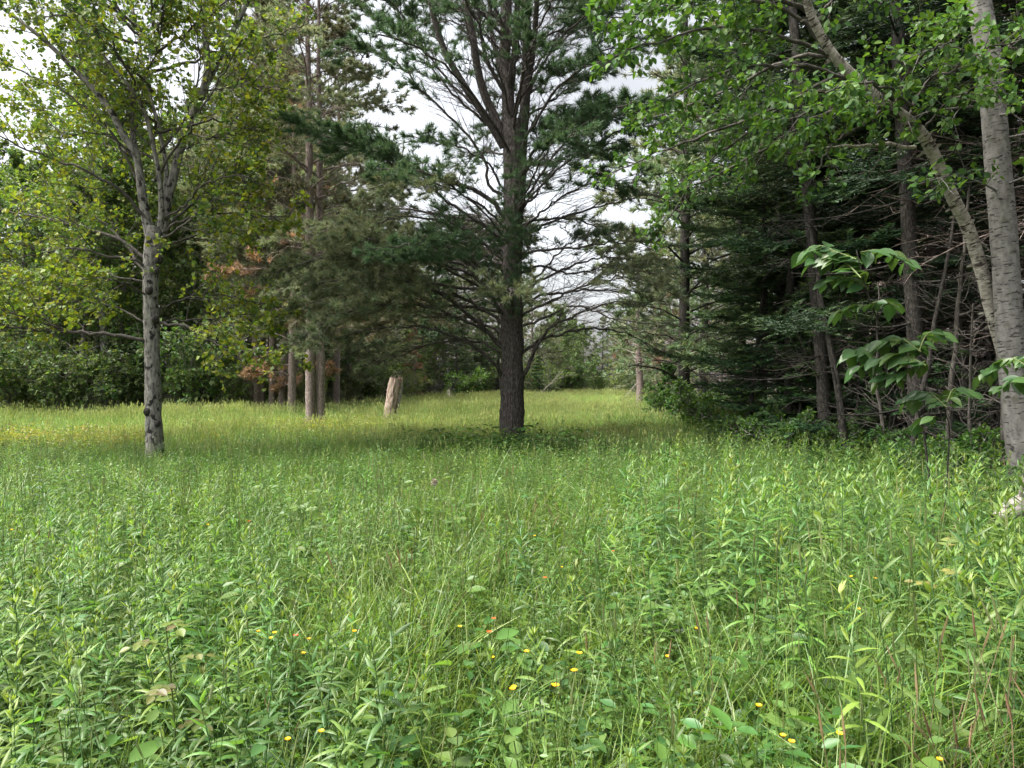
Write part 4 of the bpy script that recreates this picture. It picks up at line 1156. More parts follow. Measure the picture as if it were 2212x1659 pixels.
def far_woods():
    r = np.random.default_rng(31)
    ks = ['pine_a', 'pine_c', 'broad_a', 'broad_c', 'fir_a', 'fir_b']
    srcs = [[src('woods_' + k + '_' + p, me) for p, me in KINDS[k].items()] for k in ks]
    pts, rot, scl, idx = [], [], [], []
    def put(x, y, k, s):
        pts.append((x, y, 0)); rot.append((0, 0, r.uniform(0, 6.28))); scl.append((s,) * 3); idx.append(k)
    for _ in range(46):                      # behind the left edge
        a = r.uniform(-.95, -.27); Y = r.uniform(50, 80)
        put(a * Y, Y, r.choice([0, 1, 1, 2, 3, 3]), r.uniform(.72, .98))
    for _ in range(48):                      # beyond the end of the field
        a = r.uniform(-.27, .25); Y = r.uniform(108, 135) if a > -.02 else r.uniform(76, 110)
        put(a * Y, Y, r.choice([1, 1, 2, 2, 5]), r.uniform(.55, .75) if a > 0 else r.uniform(.75, 1.0))
    for _ in range(90):                      # the right woods
        Y = r.uniform(8, 70); a = r.uniform(.27, 1.3) if Y < 40 else r.uniform(.23, .6)
        x = a * Y
        if x < 9.0 + max(0, Y - 20) * .14 and Y < 60:
            x = 9.0 + max(0, Y - 20) * .14 + r.uniform(0, 5)
        put(x, Y, r.choice([4, 4, 5, 5, 0]), r.uniform(.9, 1.2))
    for _ in range(14):                      # the right woods go on past the camera
        put(r.uniform(10.5, 18), r.uniform(-14, 2), r.choice([4, 5, 0, 3]), r.uniform(.9, 1.1))
    instancer('forest', pts, rot, scl, idx, srcs, 'stuff', 'mass of mixed pines and leafy trees behind the first row of trees', 'forest')
    ss = [[src('under_' + k + '_' + p, me) for p, me in KINDS[k].items()] for k in ('shrub_a', 'shrub_b', 'fir_small')]
    a = r.uniform(-.95, .24, 520)
    Y = far_limit(a) + r.uniform(1.0, 34, 520)
    s1 = r.uniform(.9, 1.7, 520)
    ok = (a < -.02) | (r.uniform(size=520) < .8)
    pts = np.stack([a * Y, Y, 0 * Y], 1)[ok]
    instancer('undergrowth', pts, np.stack([0 * Y, 0 * Y, r.uniform(0, 6.28, 520)], 1)[ok], np.stack([s1] * 3, 1)[ok], r.choice([0, 0, 1, 1, 2], 520)[ok], ss, 'stuff', 'mass of leafy undergrowth filling the floor of the woods behind the first trees', 'undergrowth')
    # fallen twigs and litter on the shaded floor
    b = Buf()
    n = 1500
    x = r.uniform(5.5, 16, n); y = r.uniform(7, 30, n)
    d = norm(np.stack([r.normal(size=n), r.normal(size=n), r.normal(size=n) * .18], 1))
    L = r.uniform(.3, 1.6, n)[:, None]
    p = np.stack([x, y, r.uniform(.03, .3, n)], 1)
    tubes(b, np.stack([p, p + d * L * .5 + r.normal(size=(n, 3)) * .05, p + d * L], 1), np.stack([taper(.011, .004, 3)] * n), 3)
    o = link('fallen_twigs', b.mesh('fallen_twigs', M_dead), kind='stuff')
    tag(o, 'dry fallen twigs and brush on the dark floor of the right woods', 'twigs')
far_woods()

# ------------------------------------------------------------------ broken stump in the field, log end at the right
def stump():
    Y = 29.0
    base = P(842, 915, Y); base[2] = 0
    t = thing('tree_stump', 'broken upright stump of pale weathered wood leaning a little right in the far meadow', 'stump', base)
    q = catmull(np.array([(.03, 0, -.05), (.05, 0, .4), (.14, 0, 1.1), (.26, 0, 1.82)]), 24)
    b = Buf(); tubes(b, q, np.interp(np.linspace(0, 1, 24), [0, .3, 1], [.34, .275, .265]), 40, ridge=.26, ridge_f=14)
    link('trunk', b.mesh('stump_trunk', M_stump), t)
    r = np.random.default_rng(3)
    th = np.linspace(0, 2 * math.pi, 25)[:-1]
    c = Buf()                              # broken top, splintered
    ring = np.stack([np.cos(th) * .26 + .26, np.sin(th) * .26, 1.80 + r.uniform(-.03, .03, 24)], 1)
    ctr = np.array([[.26, 0, 1.76]])
    c.add(np.vstack([ctr, ring]), [(0, i + 1, (i + 1) % 24 + 1) for i in range(24)])
    link('broken_top', c.mesh('stump_top', M_stump, False), t)
    s = Buf()
    for k in range(26):
        a = r.uniform(0, 6.28); rr = r.uniform(.16, .265)
        p = np.array([math.cos(a) * rr + .26, math.sin(a) * rr, 1.75])
        tubes(s, np.stack([p, p + [r.normal() * .01, r.normal() * .01, r.uniform(.06, .2)]]), np.array([.03, .004]), 4)
    link('splinters', s.mesh('stump_splinters', M_stump), t, kind='stuff')
    e = Buf()
    strips(e, np.array([[.26, -.2, .1]]), np.array([[0.15, 0, 1.0]]), np.array([[.03, 0, 0]]), np.array([[.8, .6, 0]]), 1.55, .12, [1, .8, 1, .9, .6], (.6, .55, .48))
    link('bark_flap', e.mesh('stump_bark', M_dead, False), t)
stump()

def log_end():
    Y = 5.0
    a = P(2150, 1110, Y); c = P(2330, 1045, Y + .5)
    a[2] -= .03
    t = thing('fallen_log', 'end of a fallen log with grey pink bark poking into view at the right border', 'log', (a[0], a[1], 0))
    o = np.array([a[0], a[1], 0])
    q = catmull(np.stack([a - o, (a + c) / 2 - o + [0, 0, .02], c - o]), 20)
    b = Buf(); tubes(b, q, np.interp(np.linspace(0, 1, 20), [0, .15, 1], [.03, .065, .10]), 18, ridge=.10, ridge_f=8)
    link('trunk', b.mesh('log_trunk', M_dead), t)
    s = Buf(); tubes(s, np.stack([q[6], q[6] + [-.05, -.05, .10], q[6] + [-.04, -.08, .2]]), taper(.02, .008, 3), 6)
    link('branch_stub', s.mesh('log_stub', M_dead), t)
log_end()

# ------------------------------------------------------------------ big leaved young tree at the wood edge
M_big = leaf_mat('big_leaf', trans=0.35, rough=0.42, spec=0.45, var=0.3, huev=0.02)
def leaf_mesh(name, tmpl_pts, col, fold=.12, droop=.22):
    b = Buf()
    rows = np.array(tmpl_pts, float)      # (s, half width)
    K = len(rows)
    v = []
    for s, w in rows:
        z = -droop * s * s
        v += [(s, -w, z + fold * w), (s, -w * .5, z + fold * w * .3), (s, 0, z - .01), (s, w * .5, z + fold * w * .3), (s, w, z + fold * w)]
    i = np.arange(K * 5).reshape(K, 5)
    q = np.stack([i[:-1, :-1], i[:-1, 1:], i[1:, 1:], i[1:, :-1]], -1).reshape(-1, 4)
    v = np.array(v)
    cc = np.asarray(col)[None] * np.ones((len(v), 1))
    cc[2::5] *= 1.2                       # pale midrib
    b.add(v, q, cc)
    return b.mesh(name, M_big)
BIG = [leaf_mesh('big_leaf', [(0, .012), (.06, .14), (.2, .27), (.4, .33), (.6, .28), (.8, .15), (.93, .05), (1, .003)], c, f, dr)
       for c, f, dr in (((.042, .092, .028), .25, .15), ((.052, .108, .028), .1, .28), ((.036, .082, .028), .3, .05), ((.060, .105, .026), .35, .45), ((.046, .10, .03), .05, .38))]

def orient(o, p, d, nrm, s, roll=0):
    from mathutils import Matrix
    d = norm(np.asarray(d, float)); y = norm(np.cross(nrm, d)); z = np.cross(d, y)
    m = Matrix(((d[0] * s, y[0] * s, z[0] * s, p[0]), (d[1] * s, y[1] * s, z[1] * s, p[1]), (d[2] * s, y[2] * s, z[2] * s, p[2]), (0, 0, 0, 1)))
    o.matrix_local = m

def big_leaf_tree(label, stems, clusters, Yb, base, seed, leafL):
    r = np.random.default_rng(seed)
    root = thing('sapling', label, 'tree', base)
    for pts, w0, w1 in stems:
        q = catmull(np.array(pts) - base, 18)
        b = Buf(); tubes(b, q, taper(w0, w1, 18), 6)
        link('stem', b.mesh('sapling_stem', M_dark), root)
    for line, Y, n, sc_ in clusters:
        q = catmull(np.array([P(x, y, Y + .12 * i) for i, (x, y) in enumerate(line)]) - base, 14)
        b = Buf(); tubes(b, q, taper(.006, .002, 14), 5, (.09, .12, .04))
        tw = link('twig', b.mesh('sapling_twig', M_stem), root)
        n = int(n * 2.1)
        for k in range(n):
            s = .04 + .96 * k / max(1, n - 1)
            p, t = sample(q[None], np.array([[s]]))
            p, t = p[0, 0], t[0, 0]
            lat = norm(np.cross(t, UP)) * (1 if k % 2 else -1)
            d = norm(t * r.uniform(.2, .8) + lat * r.uniform(.4, 1.0) + np.array([r.normal() * .25, -abs(r.normal()) * .35, -r.uniform(.05, .55)]))
            if k == n - 1:
                d = norm(t + [0, -.2, -.25])
            nr = norm(UP + r.normal(size=3) * .28 + np.array([0, -.35, 0]))
            o = link('leaf', BIG[r.integers(0, 5)], root)
            orient(o, p + lat * .01, d, nr, leafL * sc_ * r.uniform(.55, 1.25))
    return root

b0 = P(2030, 1010, 5.6); b0[2] = 0
big_leaf_tree('young tree with big smooth oval leaves hanging in tiers at the dark wood edge', [
    ([b0, P(1995, 930, 5.6), P(1960, 860, 5.4), P(1930, 760, 5.2), P(1895, 690, 5.0), P(1870, 620, 4.9), P(1850, 540, 4.9)], .010, .004),
    ([b0, P(2050, 960, 5.5), P(2045, 900, 5.3), P(2020, 830, 5.1), P(1990, 770, 5.0)], .008, .003),
], [
    ([(1850, 560), (1810, 545), (1770, 530), (1742, 545)], 4.9, 13, 1.0),
    ([(1860, 600), (1830, 570), (1800, 555), (1760, 565)], 4.8, 11, .9),
    ([(1860, 545), (1900, 540), (1935, 555), (1960, 570)], 4.8, 9, .8),
    ([(1870, 620), (1840, 600), (1800, 600), (1780, 615)], 4.9, 9, .9),
    ([(1880, 660), (1850, 660), (1825, 668), (1808, 676)], 4.9, 9, .8),
    ([(1885, 655), (1905, 650), (1920, 655), (1932, 662)], 4.8, 7, .8),
    ([(1990, 760), (1940, 730), (1890, 745), (1830, 765)], 5.0, 16, 1.0),
    ([(2000, 790), (1950, 765), (1900, 775), (1850, 795)], 4.9, 14, .95),
    ([(1985, 760), (2000, 725), (2020, 715), (2032, 728)], 5.0, 9, .8),
    ([(2000, 780), (1960, 800), (1920, 815), (1895, 825)], 4.9, 9, .8),
    ([(2045, 880), (2010, 850), (1985, 850), (1955, 870)], 5.0, 11, .9),
    ([(2045, 870), (2060, 840), (2085, 845), (2105, 850)], 5.0, 9, .8),
    ([(2020, 900), (2000, 905), (1990, 912), (1985, 920)], 4.9, 5, .8),
], 5, b0, 41, .135)
b1 = P(2290, 1060, 5.3); b1[2] = 0
big_leaf_tree('leafy shoot with broad green leaves across the lower aspen trunk', [
    ([b1, P(2280, 950, 5.2), P(2250, 860, 5.1), P(2215, 800, 5.0)], .010, .004)], [
    ([(2230, 800), (2190, 775), (2160, 785), (2120, 812)], 5.0, 13, .8),
    ([(2240, 830), (2205, 815), (2180, 830), (2150, 840)], 4.9, 10, .8),
    ([(2240, 780), (2215, 770), (2200, 772), (2180, 778)], 5.1, 7, .7),
], 5, b1, 42, .125)
# ------------------------------------------------------------------ meadow
def right_limit(Y):
    return np.interp(Y, [0, 6, 9, 12, 16, 24, 32, 48, 70, 110], [7.5, 7.0, 6.2, 5.8, 5.6, 6.2, 7.0, 9.5, 14, 22])

def grass_tuft(seed, n, rad, h, w, cols, stalks=0, head=None, K=5, arch=1.0):
    r = np.random.default_rng(seed)
    b = Buf()
    a = r.uniform(0, 6.28, n); rr = rad * np.sqrt(r.uniform(0, 1, n))
    p = np.stack([np.cos(a) * rr, np.sin(a) * rr, 0 * a], 1)
    az = r.uniform(0, 6.28, n); o = np.stack([np.cos(az), np.sin(az), 0 * az], 1)
    d = norm(UP + o * r.uniform(.05, .35, (n, 1)))
    bend = o * r.uniform(.1, .75, (n, 1)) * arch - UP * r.uniform(.05, .45, (n, 1)) * arch
    side = norm(np.cross(o, UP) + r.normal(size=(n, 3)) * .4)
    cols = np.asarray(cols)
    c = cols[r.integers(0, len(cols), n)] * r.uniform(.75, 1.25, (n, 1))
    strips(b, p, d, bend, side, h * r.uniform(.5, 1.15, n), w * r.uniform(.6, 1.3, n), np.linspace(1, .08, K) ** .7, c)
    if stalks:
        a = r.uniform(0, 6.28, stalks); rr = rad * np.sqrt(r.uniform(0, 1, stalks))
        p = np.stack([np.cos(a) * rr, np.sin(a) * rr, 0 * a], 1)
        d = norm(UP + r.normal(size=(stalks, 3)) * .08)
        hh = h * r.uniform(1.05, 1.5, stalks)
        bd = r.normal(size=(stalks, 3)) * .07
        q = np.stack([p + d * hh[:, None] * t + bd * t * t for t in (0, .5, 1)], 1)
        tubes(b, q, np.stack([taper(.0018, .0012, 3)] * stalks), 3, np.asarray(head[0]))
        e = q[:, -1]
        tubes(b, np.stack([e - d * .01, e + d * .02, e + d * .05, e + d * .085], 1), np.stack([np.array([.3, 1, .8, .15]) * head[2]] * stalks), 4, np.asarray(head[1]))
    return b.mesh('grass_tuft', M_grass, False)

GC = [(.115, .21, .034), (.145, .235, .04), (.09, .175, .034), (.165, .24, .055)]
GF = [(.25, .41, .09), (.29, .44, .11), (.21, .38, .08), (.32, .43, .13)]
near_t = [grass_tuft(200 + i, 24, .14, .54, .0095, GC, K=6) for i in range(5)] + [grass_tuft(210 + i, 22, .13, .56, .0085, GC, 4, ((.12, .19, .05), (.20, .23, .10), .0026)) for i in range(2)]
GF2 = [(.16, .30, .075), (.19, .33, .08), (.13, .26, .07)]
GF3 = [(.33, .38, .13), (.36, .38, .16), (.30, .38, .11)]
far_t = [grass_tuft(220 + i, 34, .25, (.40, .38, .34, .42, .46)[i], .009, (GF, GF, GF2, GF, GF3)[i], (7, 5, 2, 7, 14)[i], ((.26, .38, .12), (.42, .46, .20), .0065), 5, 1.7) for i in range(5)]
dry_t = [grass_tuft(235 + i, (30, 5)[i], .15, (.28, .45)[i], .004, [(.20, .15, .08), (.26, .20, .11), (.13, .10, .05)], (0, 3)[i], ((.20, .15, .09), (.24, .17, .10), .004)) for i in range(2)]

def goldenrod(seed, h, nl, L0, cols, top):
    r = np.random.default_rng(seed)
    st, lf = Buf(), Buf()
    lean = r.normal(size=2) * .07
    t = np.linspace(0, 1, 9)
    q = np.stack([lean[0] * t * t, lean[1] * t * t, h * t], 1)
    tubes(st, q, taper(.003, .0015, 9), 4, (.06, .13, .04))
    s = np.linspace(.22, .96, nl)
    p, _ = sample(q[None], s[None]); p = p[0]
    az = np.arange(nl) * 2.4 + r.uniform(-.35, .35, nl)
    o = np.stack([np.cos(az), np.sin(az), 0 * az], 1)
    rise = np.interp(s, [.2, .7, .96], [.25, .6, 1.8])
    d = norm(o + UP * rise[:, None])
    bend = o * .1 - UP * np.interp(s, [.2, .7, .98], [.75, .55, .12])[:, None] * r.uniform(.6, 1.4, (nl, 1))
    side = norm(np.cross(UP, o) + r.normal(size=(nl, 3)) * .15)
    L = L0 * np.interp(s, [.2, .45, .8, 1], [.75, 1.0, .85, .42]) * r.uniform(.8, 1.2, nl)
    f = np.clip((s - .55) / .45, 0, 1)[:, None] ** 1.5
    c = np.asarray(cols) * np.array([1.85, 1.62, 1.32]) * (1 - f) + np.asarray(top) * 1.1 * f
    c = c * r.uniform(.8, 1.2, (nl, 1))
    strips(lf, p, d, bend, side, L, L * r.uniform(.145, .19, nl), [.15, .75, 1, .8, .45, .03], c, fold=.55)
    k = 9                                    # young leaves bunched at the tip
    az = r.uniform(0, 6.28, k); o = np.stack([np.cos(az), np.sin(az), 0 * az], 1)
    strips(lf, np.repeat(q[-1:], k, 0), norm(o * .55 + UP), o * .25 - UP * .1, norm(np.cross(UP, o)), L0 * r.uniform(.2, .42, k), L0 * .055, [.3, .9, 1, .6, .05], np.asarray(top) * r.uniform(.85, 1.2, (k, 1)), fold=.5)
    return st.mesh('goldenrod_stem', M_stem), lf.mesh('goldenrod_leaves', M_grass)

GOLD = [goldenrod(300 + i, .66 + .03 * (i % 4), 19 + 2 * (i % 4), .128, c, tp) for i, (c, tp) in enumerate([
    ((.060, .130, .038), (.15, .24, .045)), ((.055, .120, .042), (.12, .21, .045)), ((.070, .145, .036), (.17, .25, .05)), ((.050, .112, .045), (.11, .20, .05)),
    ((.065, .135, .036), (.14, .225, .04)), ((.060, .125, .040), (.13, .22, .05)), ((.075, .150, .034), (.18, .26, .05)), ((.056, .12, .045), (.12, .20, .055)),
    ((.062, .128, .04), (.16, .235, .045)), ((.052, .115, .042), (.13, .21, .045))])]

def herb(seed, n, h, L, cols, rad=.12):
    r = np.random.default_rng(seed)
    b = Buf()
    a = r.uniform(0, 6.28, n); rr = rad * np.sqrt(r.uniform(0, 1, n))
    p = np.stack([np.cos(a) * rr, np.sin(a) * rr, r.uniform(.15, 1, n) * h], 1)
    az = r.uniform(0, 6.28, n)
    d = np.stack([np.cos(az), np.sin(az), r.uniform(-.2, .5, n)], 1)
    cols = np.asarray(cols)
    c = cols[r.integers(0, len(cols), n)] * r.uniform(.8, 1.25, (n, 1))
    ll = L * r.uniform(.6, 1.3, n)
    leaves(b, p, d, norm(UP + r.normal(size=(n, 3)) * .35), ll, ll * .5, LEAFO if n < 60 else LEAF4, c)
    m = max(5, n // 5)
    q0 = p[:m] * [.5, .5, 0]
    tubes(b, np.stack([q0, p[:m]], 1), np.stack([taper(.002, .0012, 2)] * m), 3, (.08, .13, .04))
    return b.mesh('herb', M_grass)
HC = [(.08, .165, .04), (.10, .19, .04), (.065, .14, .045), (.12, .20, .055)]
herbs = [herb(400 + i, (34, 22, 26)[i], (.26, .38, .34)[i], (.05, .085, .07)[i], HC) for i in range(3)] + [herb(410 + i, 90, .32, .028, HC, .16) for i in range(3)]
yel_t = [herb(430 + i, 90, .46, .05, [(.22, .22, .03), (.17, .21, .03), (.24, .20, .05), (.14, .19, .03)], .25) for i in range(2)]

def scatter_zone(r, n, y0, y1, margin=.10):
    """n points, even over the ground seen between the distances y0 and y1"""
    Y = np.sqrt(r.uniform(y0 ** 2, y1 ** 2, n))
    a = r.uniform(-.72 - margin, .72 + margin, n)
    X = a * (Y + 1.2)
    return X, Y

def gold_density(X, Y):
    n = n2(X, Y, 1.1, 5.0) + .5 * (n2(X, Y, .45, 9.0) - .5)
    left = np.clip((-.15 - .02 * Y - X) / .9 + (n - .5) * 1.6, 0, 1)
    right = np.clip((X - (1.35 + .05 * Y)) / .7 + (n - .5) * 1.3, 0, 1)
    mid = np.clip((n - .47) * 3.0, .12, .7)
    fade = np.interp(Y, [0, 2.2, 3.5, 8.5, 12, 17, 20], [.55, .6, 1, 1.1, 1, .6, 0])
    fadel = np.interp(Y, [0, 7, 10, 14], [1, 1, .6, .35])
    near = np.interp(Y, [1.0, 1.8, 2.3], [.5, .7, 1])
    bare = np.clip(np.hypot((X - 2.1) / .9, (Y - 2.2) / .7) - .6, 0, 1)
    return np.maximum.reduce([left * fadel, right * np.interp(Y, [0, 18, 30], [1, .9, .3]), mid * fade]) * near * bare

def meadow():
    r = np.random.default_rng(51)
    def far_kind(X, Y):
        q = n2(X, Y * .45, 2.6, 13.0) + .35 * (n2(X, Y, .9, 17.0) - .5) + r.normal(size=len(X)) * .08
        return 9 + np.where(q < .36, 2, np.where(q > .66, 4, np.array([0, 1, 3])[r.integers(0, 3, len(X))]))
    def pack(X, Y, s, idx, tilt=.12, zs=None):
        n = len(X)
        Z = (n2(X, Y, 7.0, 3.1) - .5) * .12
        rot = np.stack([r.normal(size=n) * tilt, r.normal(size=n) * tilt, r.uniform(0, 6.28, n)], 1)
        sc3 = np.stack([s, s, s if zs is None else s * zs], 1)
        return np.stack([X, Y, Z], 1), rot, sc3, idx
    def inside(X, Y, extra=0.0):
        return (Y < far_limit(X / Y) + extra) & (X < right_limit(Y) + extra)
    # goldenrod: the nearest plants one by one, the rest as one stand
    X, Y = scatter_zone(r, 16500, 1.15, 24, .12)
    dens = gold_density(X, Y)
    dens = dens * np.where(Y > 10, 1.0, 1)
    keep = (r.uniform(size=len(X)) < dens) & inside(X, Y, .6)
    # even out plants per square metre
    keep &= r.uniform(size=len(X)) < np.interp(Y, [1, 3, 8, 24], [1, 1, 1, .8])
    X, Y = X[keep], Y[keep]
    # extra plants near the camera, where they show large
    Xn, Yn = scatter_zone(r, 1500, 1.3, 6.5, .10)
    kn = r.uniform(size=len(Xn)) < gold_density(Xn, Yn)
    X, Y = np.concatenate([X, Xn[kn]]), np.concatenate([Y, Yn[kn]])
    hs = np.where(X > 1.0, np.interp(Y, [2, 5, 12], [1.05, 1.22, 1.0]), np.interp(Y, [1.5, 3, 6, 12, 20], [.80, .92, .86, .72, .7])) * r.uniform(.78, 1.15, len(X))
    idx = r.integers(0, len(GOLD), len(X))
    vis = (np.abs(X / Y) < .73) & (Y > 1.75)
    order = np.argsort(np.where(vis, Y, 99))
    near, rest = order[:300], order[300:]
    pt, rot, s3, ix = pack(X, Y, hs, idx, .10)
    for i in near:
        x, y = X[i], Y[i]
        zone = ('leafy goldenrod stalk in the dense stand at the near left of the meadow' if x < -.4 else
                'leafy goldenrod stalk in the tall stand beside the right woods' if x > 1.25 else
                'leafy goldenrod stalk scattered among the grass in the middle of the meadow')
        grp = 'goldenrod at the near left' if x < -.4 else 'goldenrod beside the right woods' if x > 1.25 else 'goldenrod among the middle grass'
        o = thing('goldenrod', zone, 'plant', pt[i], 0, tuple(s3[i]), grp)
        o.rotation_euler = tuple(rot[i])
        a, b = GOLD[ix[i]]
        link('stem', a, o); link('leaves', b, o)
    gs = [[src('gold_stem', a), src('gold_leaves', b)] for a, b in GOLD]
    instancer('goldenrod_stand', pt[rest], rot[rest], s3[rest], ix[rest], gs, 'stuff', 'dense stand of leafy goldenrod covering the meadow', 'goldenrod')
    # grass and herbs
    parts = []
    X, Y = scatter_zone(r, 6200, 1.0, 9, .14)
    g = gold_density(X, Y)
    k = (r.uniform(size=len(X)) < 1 - .55 * g) & (X < right_limit(Y) - .5)
    bare = np.hypot((X - 2.1) / .9, (Y - 2.2) / .7) > .75
    k &= bare | (r.uniform(size=len(X)) < .25)
    X, Y = X[k], Y[k]
    parts.append(pack(X, Y, r.uniform(.6, 1.1, len(X)) * (.75 + .5 * n2(X, Y, .8, 2.0)), np.where(r.uniform(size=len(X)) < .05, 7 + r.integers(0, 2, len(X)), r.integers(0, 7, len(X)))))
    X, Y = scatter_zone(r, 11000, 9, 21, .12)
    k = inside(X, Y) & (r.uniform(size=len(X)) < np.interp(Y, [9, 13, 17], [.5, .65, 1]))
    X, Y = X[k], Y[k]
    fw = np.clip((Y - 14 + 5 * (n2(X, Y, 2.5, 8.) - .5)) / 5, 0, 1)
    ii = np.where(r.uniform(size=len(X)) < fw, far_kind(X, Y), r.integers(0, 7, len(X)))
    parts.append(pack(X, Y, r.uniform(.65, 1.0, len(X)), ii))
    X, Y = scatter_zone(r, 30000, 20, 108, .10)
    k = inside(X, Y) & (r.uniform(size=len(X)) < np.interp(Y, [20, 40, 60, 108], [1, .85, .6, .5]) * 1.2)
    X, Y = X[k], Y[k]
    parts.append(pack(X, Y, r.uniform(.95, 1.35, len(X)) * np.interp(Y, [20, 60, 100], [1, 1.15, 1.3]), far_kind(X, Y), .10))
    X, Y = scatter_zone(r, 14000, 20, 40, .10)
    k = inside(X, Y)
    X, Y = X[k], Y[k]
    parts.append(pack(X, Y, r.uniform(.85, 1.2, len(X)), np.where(r.uniform(size=len(X)) < .8, far_kind(X, Y), r.integers(0, 7, len(X))), .10))
    X = r.uniform(1.2, 3.2, 160); Y = r.uniform(1.5, 3.0, 160)      # dry thatch at the lower right
    k = np.hypot((X - 2.1) / .9, (Y - 2.2) / .7) < 1
    parts.append(pack(X[k], Y[k], r.uniform(.7, 1.2, k.sum()), 7 + r.integers(0, 2, k.sum()), .3))
    pt, rot, s3, ix = [np.concatenate(q) for q in zip(*parts)]
    gsrc = [[src('tuft', m)] for m in near_t + dry_t + far_t]
    instancer('grass', pt, rot, s3, ix, gsrc, 'stuff', 'tall meadow grass, deep green near by and yellow green with seed heads beyond', 'grass')
    parts = []
    X, Y = scatter_zone(r, 6400, 1.0, 9, .14)
    k = X < right_limit(Y) + .6
    X, Y = X[k], Y[k]
    parts.append(pack(X, Y, r.uniform(.6, 1.25, len(X)), r.integers(0, 6, len(X))))
    X, Y = scatter_zone(r, 10500, 9, 22, .12)
    k = inside(X, Y, .9) & (r.uniform(size=len(X)) < np.interp(Y, [9, 14, 22], [1, .7, .25]))
    X, Y = X[k], Y[k]
    parts.append(pack(X, Y, r.uniform(.8, 1.5, len(X)), r.integers(3, 6, len(X))))
    # leafy fringe along the right woods
    Y = r.uniform(8, 46, 1500); X = right_limit(Y) + r.normal(size=1500) * .55 - .3
    parts.append(pack(X, Y, r.uniform(1.0, 2.0, 1500), r.integers(0, 6, 1500)))
    # a low leafy patch round the foot of the big pine
    X = P(1090, 0, 15.2)[0] + r.normal(size=420) * 1.3; Y = 14.9 + r.normal(size=420) * .6
    parts.append(pack(X, Y, r.uniform(1.1, 1.9, 420), r.integers(0, 6, 420)))
    # yellowish flowering patch by the maple and a few more beyond
    for cx, cy, n, sx, sy in ((-10.6, 16.2, 210, 2.2, 1.0), (-6.0, 20.5, 60, 1.5, .5), (-3.5, 24, 70, 2.2, .8), (2.6, 17.8, 60, .8, .5), (-1.2, 17.5, 60, 1.2, .4)):
        X = cx + r.normal(size=n) * sx; Y = cy + r.normal(size=n) * sy
        parts.append(pack(X, Y, r.uniform(.9, 1.4, n), 6 + r.integers(0, 2, n)))
    pt, rot, s3, ix = [np.concatenate(q) for q in zip(*parts)]
    hsrc = [[src('herb', m)] for m in herbs + yel_t]
    instancer('meadow_weeds', pt, rot, s3, ix, hsrc, 'stuff', 'low leafy weeds and clover filling the gaps between the meadow grasses', 'weeds')
meadow()

# ------------------------------------------------------------------ flowers
def flower_meshes(col, ctr, npet, rp, cup):
    st, pe, ce = Buf(), Buf(), Buf()
    t = np.linspace(0, 1, 6)
    q = np.stack([.02 * t * t, .01 * t, .55 * t], 1)
    tubes(st, q, taper(.0016, .0011, 6), 4, (.10, .16, .05))
    a = np.arange(npet) * 2 * math.pi / npet
    o = np.stack([np.cos(a), np.sin(a), 0 * a], 1)
    strips(pe, np.repeat(q[-1:], npet, 0), norm(o + UP * cup), UP[None] * .15 + 0 * o, norm(np.cross(UP, o)), rp, rp * (6.0 / npet), [.3, .85, 1, .6], np.asarray(col))
    th = np.linspace(0, 2 * math.pi, 9)[:-1]
    v = np.vstack([[q[-1] + [0, 0, .006]], q[-1] + np.stack([np.cos(th) * rp * .3, np.sin(th) * rp * .3, 0 * th + .003], 1)])
    ce.add(v, [(0, i + 1, (i + 1) % 8 + 1) for i in range(8)], ctr)
    return st.mesh('flower_stem', M_stem), pe.mesh('flower_petals', M_flower), ce.mesh('flower_centre', M_flower)

